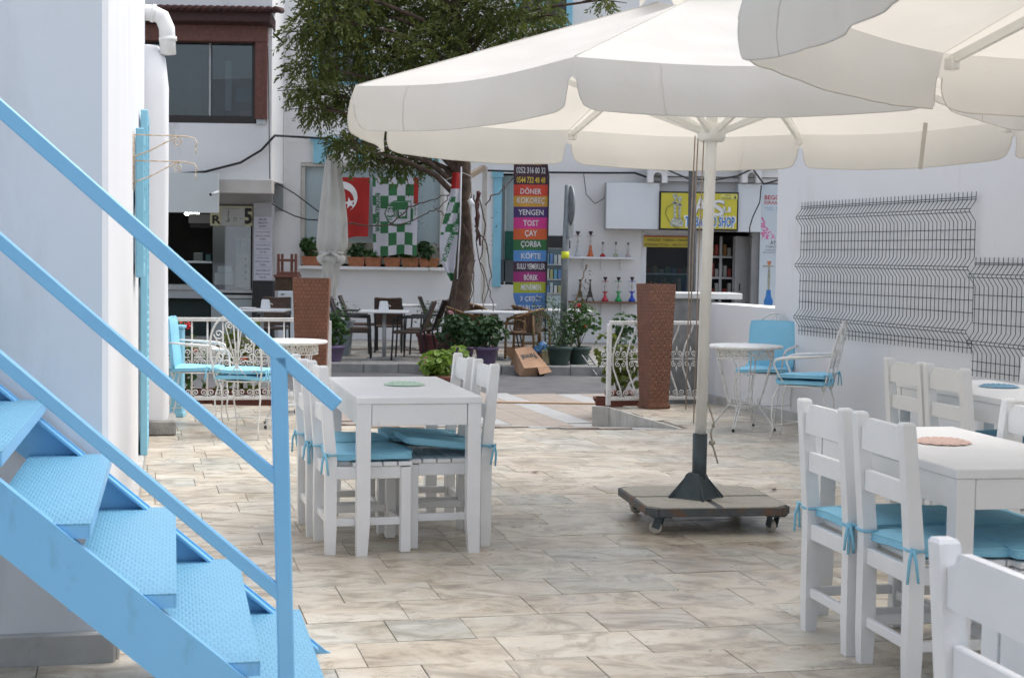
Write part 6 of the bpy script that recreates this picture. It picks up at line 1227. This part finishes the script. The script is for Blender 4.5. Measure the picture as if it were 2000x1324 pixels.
# ---- cafe tables and chairs
def pedestal_table(label, c, rz, W=.74):
    t = thing('cafe_table', label, 'table', (c[0], c[1], PZ), rz, 'white cafe tables on metal pedestals'); m = MB(); m.box((0, 0, .735), (W, W, .03), ch=.006); m.build('tabletop', mat('white_top', (.66, .67, .68), None, 3, .35), t)
    m = MB(); m.tube([(0, 0, .03), (0, 0, .72)], .03, 12); m.build('column', M_steel, t); m = MB()
    for k in range(4): a = R(45+90*k); m.bar((0, 0, .045), (.36*math.cos(a), .36*math.sin(a), .015), .05, .02)
    m.build('foot', M_steel, t); return t
wk = [None]
def wicker_chair(label, c, ang):
    """dark metal armchair with woven brown seat and back, facing ang degrees from +X"""
    if wk[0]: return dup(wk[0], (c[0], c[1], PZ), R(ang-90), label)
    t = thing('wicker_chair', label, 'chair', (c[0], c[1], PZ), R(ang-90), 'brown wicker cafe armchairs'); wk[0] = t
    m = MB(); m.box((0, 0, .43), (.44, .44, .035), ch=.012); m.build('seat', M_wickd, t)
    m = MB()
    def bk(u, v): x = (u-.5)*.42; z = .46+v*.42; return Vector((x, -.21-.16*v-.03*math.cos((u-.5)*3), z))
    m.sheet(bk, 8, 6); m.sheet(lambda u, v: bk(u, v)+Vector((0, -.03, 0)), 8, 6); m.tube([bk(q/8, 1)+Vector((0, -.015, .01*abs(q-4)/4)) for q in range(9)], .02, 6); m.build('backrest', M_wickd, t)
    for sx in (-1, 1):
        m = MB(); m.tube([(sx*.22, .22, 0), (sx*.22, .20, .42), (sx*.225, .19, .63)], .014, 6); m.build('front_leg', M_dark, t)
        m = MB(); m.tube([(sx*.215, -.30, 0), (sx*.215, -.22, .42), (sx*.215, -.31, .68), (sx*.21, -.385, .89)], .015, 6); m.build('back_leg', M_dark, t)
        m = MB(); m.bar((sx*.225, .20, .645), (sx*.22, -.30, .66), .045, .022, ch=.006); m.build('armrest', M_dark, t)
    return t
def at_ground(px, py): p = gnd(px, py, PZ); return (p.x, p.y)
T1 = at_ground(750, 703); pedestal_table('white square cafe table with a napkin box, between four wicker chairs', T1, R(2))
T2 = (T1[0]+.05, T1[1]+2.9); pedestal_table('white cafe table against the wall behind the wicker chairs', T2, 0)
wicker_chair('brown wicker armchair at the near left of the napkin box table', (T1[0]-.42, T1[1]+.02), 4); wicker_chair('brown wicker armchair at the near right of the napkin box table', (T1[0]+.36, T1[1]+.02), 176)
wicker_chair('brown wicker armchair at the left of the wall side table', (T2[0]-.60, T2[1]-.5), 3); wicker_chair('brown wicker armchair at the right of the wall side table', (T2[0]+.58, T2[1]-.5), 178); wicker_chair('brown wicker armchair seen from behind at the wall side table', (T2[0]-.12, T2[1]-1.0), 90)
wicker_chair('brown wicker armchair left of the napkin box table, set back towards the wall', (T1[0]-.52, T1[1]+.95), 10); wicker_chair('brown wicker armchair right of the napkin box table, set back towards the wall', (T1[0]+.50, T1[1]+.9), 172)
wicker_chair('brown wicker armchair half behind the tree trunk', (at(866, 600, 25.5).x, 25.5), 8); wicker_chair('brown wicker armchair right of the tree by the blue door', (at(985, 600, 26.5).x, 26.5), 172)
T3 = (at(512, 620, 22.8).x, 22.8); pedestal_table('white cafe table with a napkin box in front of the menu column', T3, 0, .78); wicker_chair('brown wicker armchair behind the table at the menu column', (T3[0]+.05, T3[1]+.75), -90)
def napkin(label, c):
    t = thing('napkin_box', label, 'napkin box', (c[0], c[1], PZ+.751), R(10), 'napkin boxes'); m = MB(); m.prism([(-.075, 0), (.075, 0), (.06, .13), (.05, .145), (-.05, .145), (-.06, .13)], -.045, .045, 'y'); m.build('case', mat('pale_plastic', (.62, .64, .66), None, 4, .4), t); m = MB(); m.add([(.02, -.03, .10), (.10, -.05, .085), (.11, .02, .06), (.06, .04, .10)], [(0, 1, 2, 3)]); m.build('napkin', M_wht, t)
napkin('white napkin box on the table between four wicker chairs', (T1[0]+.0, T1[1]-.15)); napkin('white napkin box on the table at the menu column', (T3[0]+.05, T3[1]))
m = MB(); m.lathe([(.0, 0), (.09, 0), (.13, .02), (.12, .022), (.0, .01)], 16); o = m.build('plate', M_wht); o.location = (T3[0]-.2, T3[1]-.1, PZ+.752); tag(o, 'small white plate on the table at the menu column', 'plate')
T4 = at_ground(968, 705); t = pedestal_table('white cafe table between the rattan armchairs and the cardboard box', (T4[0], T4[1]+.3), R(-16), .80); T5 = (at(1105, 615, 24.6).x, 24.6); pedestal_table('white cafe table behind the traffic sign pole', T5, 0, .80)
T6 = (at(930, 600, 26.6).x, 26.6); pedestal_table('white cafe table by the wall behind the tree', T6, 0, .7)
M_bam = mat('bamboo', (.22, .125, .045), (.15, .08, .03), 14, .5, .1, 50); M_bw = wicker('tan_wicker', (.17, .10, .06), (.13, .075, .045), (.05, .03, .02), .05, .014)
bk_ = [None]
def rattan_chair(label, c, ang):
    if bk_[0]: return dup(bk_[0], (c[0], c[1], PZ), R(ang-90), label)
    t = thing('rattan_armchair', label, 'chair', (c[0], c[1], PZ), R(ang-90), 'bamboo framed armchairs'); bk_[0] = t
    m = MB(); m.box((0, 0, .42), (.46, .44, .05), ch=.02); m.build('seat', M_bw, t); m = MB()
    def bk(u, v): a = R(200+140*u); return Vector((.27*math.cos(a), -.02+.25*math.sin(a)-.05*v, .44+.30*v+.06*v*math.sin(math.pi*u)))
    m.sheet(bk, 12, 6); m.build('backrest', M_bw, t, fix=False)
    m = MB(); m.tube([(-.26, .20, .64), (-.28, .0, .68)]+[tuple(bk(q/10, 1)) for q in range(11)]+[(.28, 0, .68), (.26, .20, .64)], .02, 8); m.build('rim', M_bam, t)
    for sx in (-1, 1):
        m = MB(); m.tube([(sx*.24, .22, 0), (sx*.245, .215, .45), (sx*.26, .20, .60), (sx*.27, .12, .67), (sx*.28, 0, .68)], .02, 8); m.build('front_leg', M_bam, t)
        m = MB(); m.tube([(sx*.22, -.24, 0), (sx*.21, -.21, .42), (sx*.22, -.2, .70)], .02, 8); m.build('back_leg', M_bam, t)
        m = MB(); m.tube([Vector((sx*.255, .02, .53))+Vector((0, .13*math.cos(a), .10*math.sin(a))) for a in [2*math.pi*i/18 for i in range(18)]], .008, 5, closed=True); m.build('arm_loop', M_bam, t); m = MB(); m.tube([(sx*.24, .2, .2), (sx*.22, -.22, .2)], .012, 6); m.build('side_rung', M_bam, t)
    return t
rattan_chair('bamboo framed armchair left of the table by the cardboard box', (T4[0]-.45, T4[1]+.35), 10); rattan_chair('bamboo framed armchair right of the table by the cardboard box', (T4[0]+.42, T4[1]+.25), 165); rattan_chair('bamboo framed armchair behind the striped banner', (T5[0]-.55, T5[1]-.1), 20)
rattan_chair('bamboo framed armchair close behind the tree trunk', (at(925, 620, 24.9).x, 24.9), -60)
# carton, bucket, bag, loose frame at the kerb
t = thing('cardboard_carton', 'crushed brown cardboard carton lying upside down against the kerb', 'carton'); M_card = mat('cardboard', (.34, .20, .12), (.28, .165, .10), 5, .85, .15, 40, stain=((.20, .11, .065), 3, .62, 1))
CA, CB, CC, CD = at(1005, 681, 22.12), at(1036, 675, 22.28), at(1071, 716, 21.82), at(1024, 719, 21.62)
def drop_(p, dx, dy, zz): return Vector((p.x+dx, p.y+dy, zz))
CE = [drop_(CA, -.06, .10, -.17), drop_(CB, -.02, .12, -.17), drop_(CC, -.05, .06, -.285), drop_(CD, -.06, .02, -.285)]
qv = [CA, CB, CC, CD]+CE
m = MB(); m.add(qv, [(0, 1, 2, 3), (0, 3, 7, 4), (3, 2, 6, 7), (1, 5, 6, 2), (0, 4, 5, 1), (4, 7, 6, 5)]); m.build('shell', M_card, t)
m = MB(); fa = (CA-CB).normalized(); m.add([CA, CE[0].lerp(CA, .35), CE[0].lerp(CA, .35)+Vector((-.09, -.02, .07)), CA+Vector((-.10, -.02, .03))], [(0, 1, 2, 3)]); m.build('flap', M_card, t, fix=False)
m = MB(); m.add([CC, CC.lerp(CD, .45), CC.lerp(CD, .42)+Vector((.02, -.07, -.10)), CC+Vector((.05, -.05, -.07))], [(0, 1, 2, 3)]); m.build('flap', M_card, t, fix=False)
nf = (CC-CD).cross(CE[2]-CC).normalized(); nf = nf if nf.y < 0 else -nf
m = MB(); m.add([p+nf*.004 for p in (CC.lerp(CD, .04), CC.lerp(CD, .38), CE[2].lerp(CE[3], .30), CE[2].lerp(CE[3], .03))], [(0, 1, 2, 3)]); m.build('torn_gap', M_black, t, fix=False)
nt_ = (CB-CA).cross(CD-CA).normalized(); nt_ = nt_ if nt_.z > 0 else -nt_
tx = text('Perwoll', 1, 1, M_blk, t, (0, 0, 0), bold=.03)
for v_ in tx.data.vertices:
    s_, q_ = .5-v_.co.x*.72, .46+v_.co.z*.24; v_.co = CA.lerp(CB, s_).lerp(CD.lerp(CC, s_), q_)+nt_*.004
b = gp(1071, 712); t = thing('plastic_bucket', 'pale yellow plastic bucket beside the carton', 'bucket', b); m = MB(); m.lathe([(.07, 0), (.095, .19), (.10, .19), (.10, .21), (.09, .21), (.085, .02)], 18); m.build('pail', mat('pale_yellow_plastic', (.52, .50, .25), (.48, .47, .36), 12, .5), t); m = MB(); m.tube([(-.1, 0, .19), (-.06, -.05, .23), (.06, -.05, .23), (.1, 0, .19)], .004, 5); m.build('handle', M_white, t)
b = gp(1058, 706); m = MB(); rgb_ = random.Random(3); m.sheet(lambda u, v: Vector((b[0]-.12+.28*u+.03*math.sin(v*9), b[1]+.1*v-.05, PZ+.12+.18*math.sin(math.pi*u*.9+.2)*math.sin(math.pi*(v*.8+.15))+.02*math.sin(u*17+v*11))), 12, 10); o = m.build('blue_bag', mat('blue_plastic', (.04, .14, .34), (.08, .22, .42), 14, .25), fix=False); tag(o, 'crumpled blue plastic bag between the carton and the bucket', 'bag')
t = thing('metal_frame', 'bent grey metal grille lying over the kerb right of the pots', 'grille'); a, b = at(1143, 690, 22.3), at(1172, 720, 21.9); a.z = PZ+.16; b.z = -.27
M_dull = mat('dull_grey_metal', (.17, .175, .18), (.12, .125, .13), 20, .6)
for s_ in (-.05, .05): m = MB(); m.bar(a+Vector((s_, s_*.5, 0)), b+Vector((s_, s_*.5, 0)), .02, .02); m.build('side_bar', M_dull, t)
for k_ in range(7): q = a.lerp(b, (k_+.5)/7); m = MB(); m.bar(q+Vector((-.05, -.025, 0)), q+Vector((.05, .025, 0)), .012, .012); m.build('rung', M_dull, t)

# ---------------------------------------------------------------- litter on the courtyard floor
for (px, py, rz_, s_, lb) in ((1045, 922, .4, .030, 'curled brown dry leaf lying on the open courtyard floor'), (1512, 956, 1.2, .034, 'thin dark twig like leaf on the floor right of the parasol base'), (862, 966, 2.2, .018, 'tiny brown leaf under the table by the stairs')):
    p = gnd(px, py, .004); m = MB()
    def lf_(u, v): a = (u-.5)*2; wd_ = .42*math.sin(math.pi*min(.98, max(.02, u)))*(v-.5)*2; return Vector((a*s_, wd_*s_, s_*(.25*wd_*wd_*4+.18*a*a)))
    m.sheet(lf_, 8, 4); o = m.build('dry_leaf', mat('dry_leaf_brown', (.13, .06, .03), (.08, .04, .02), 60, .8), fix=False); o.location = p; o.rotation_euler = (0, 0, rz_); tag(o, lb, 'leaf')
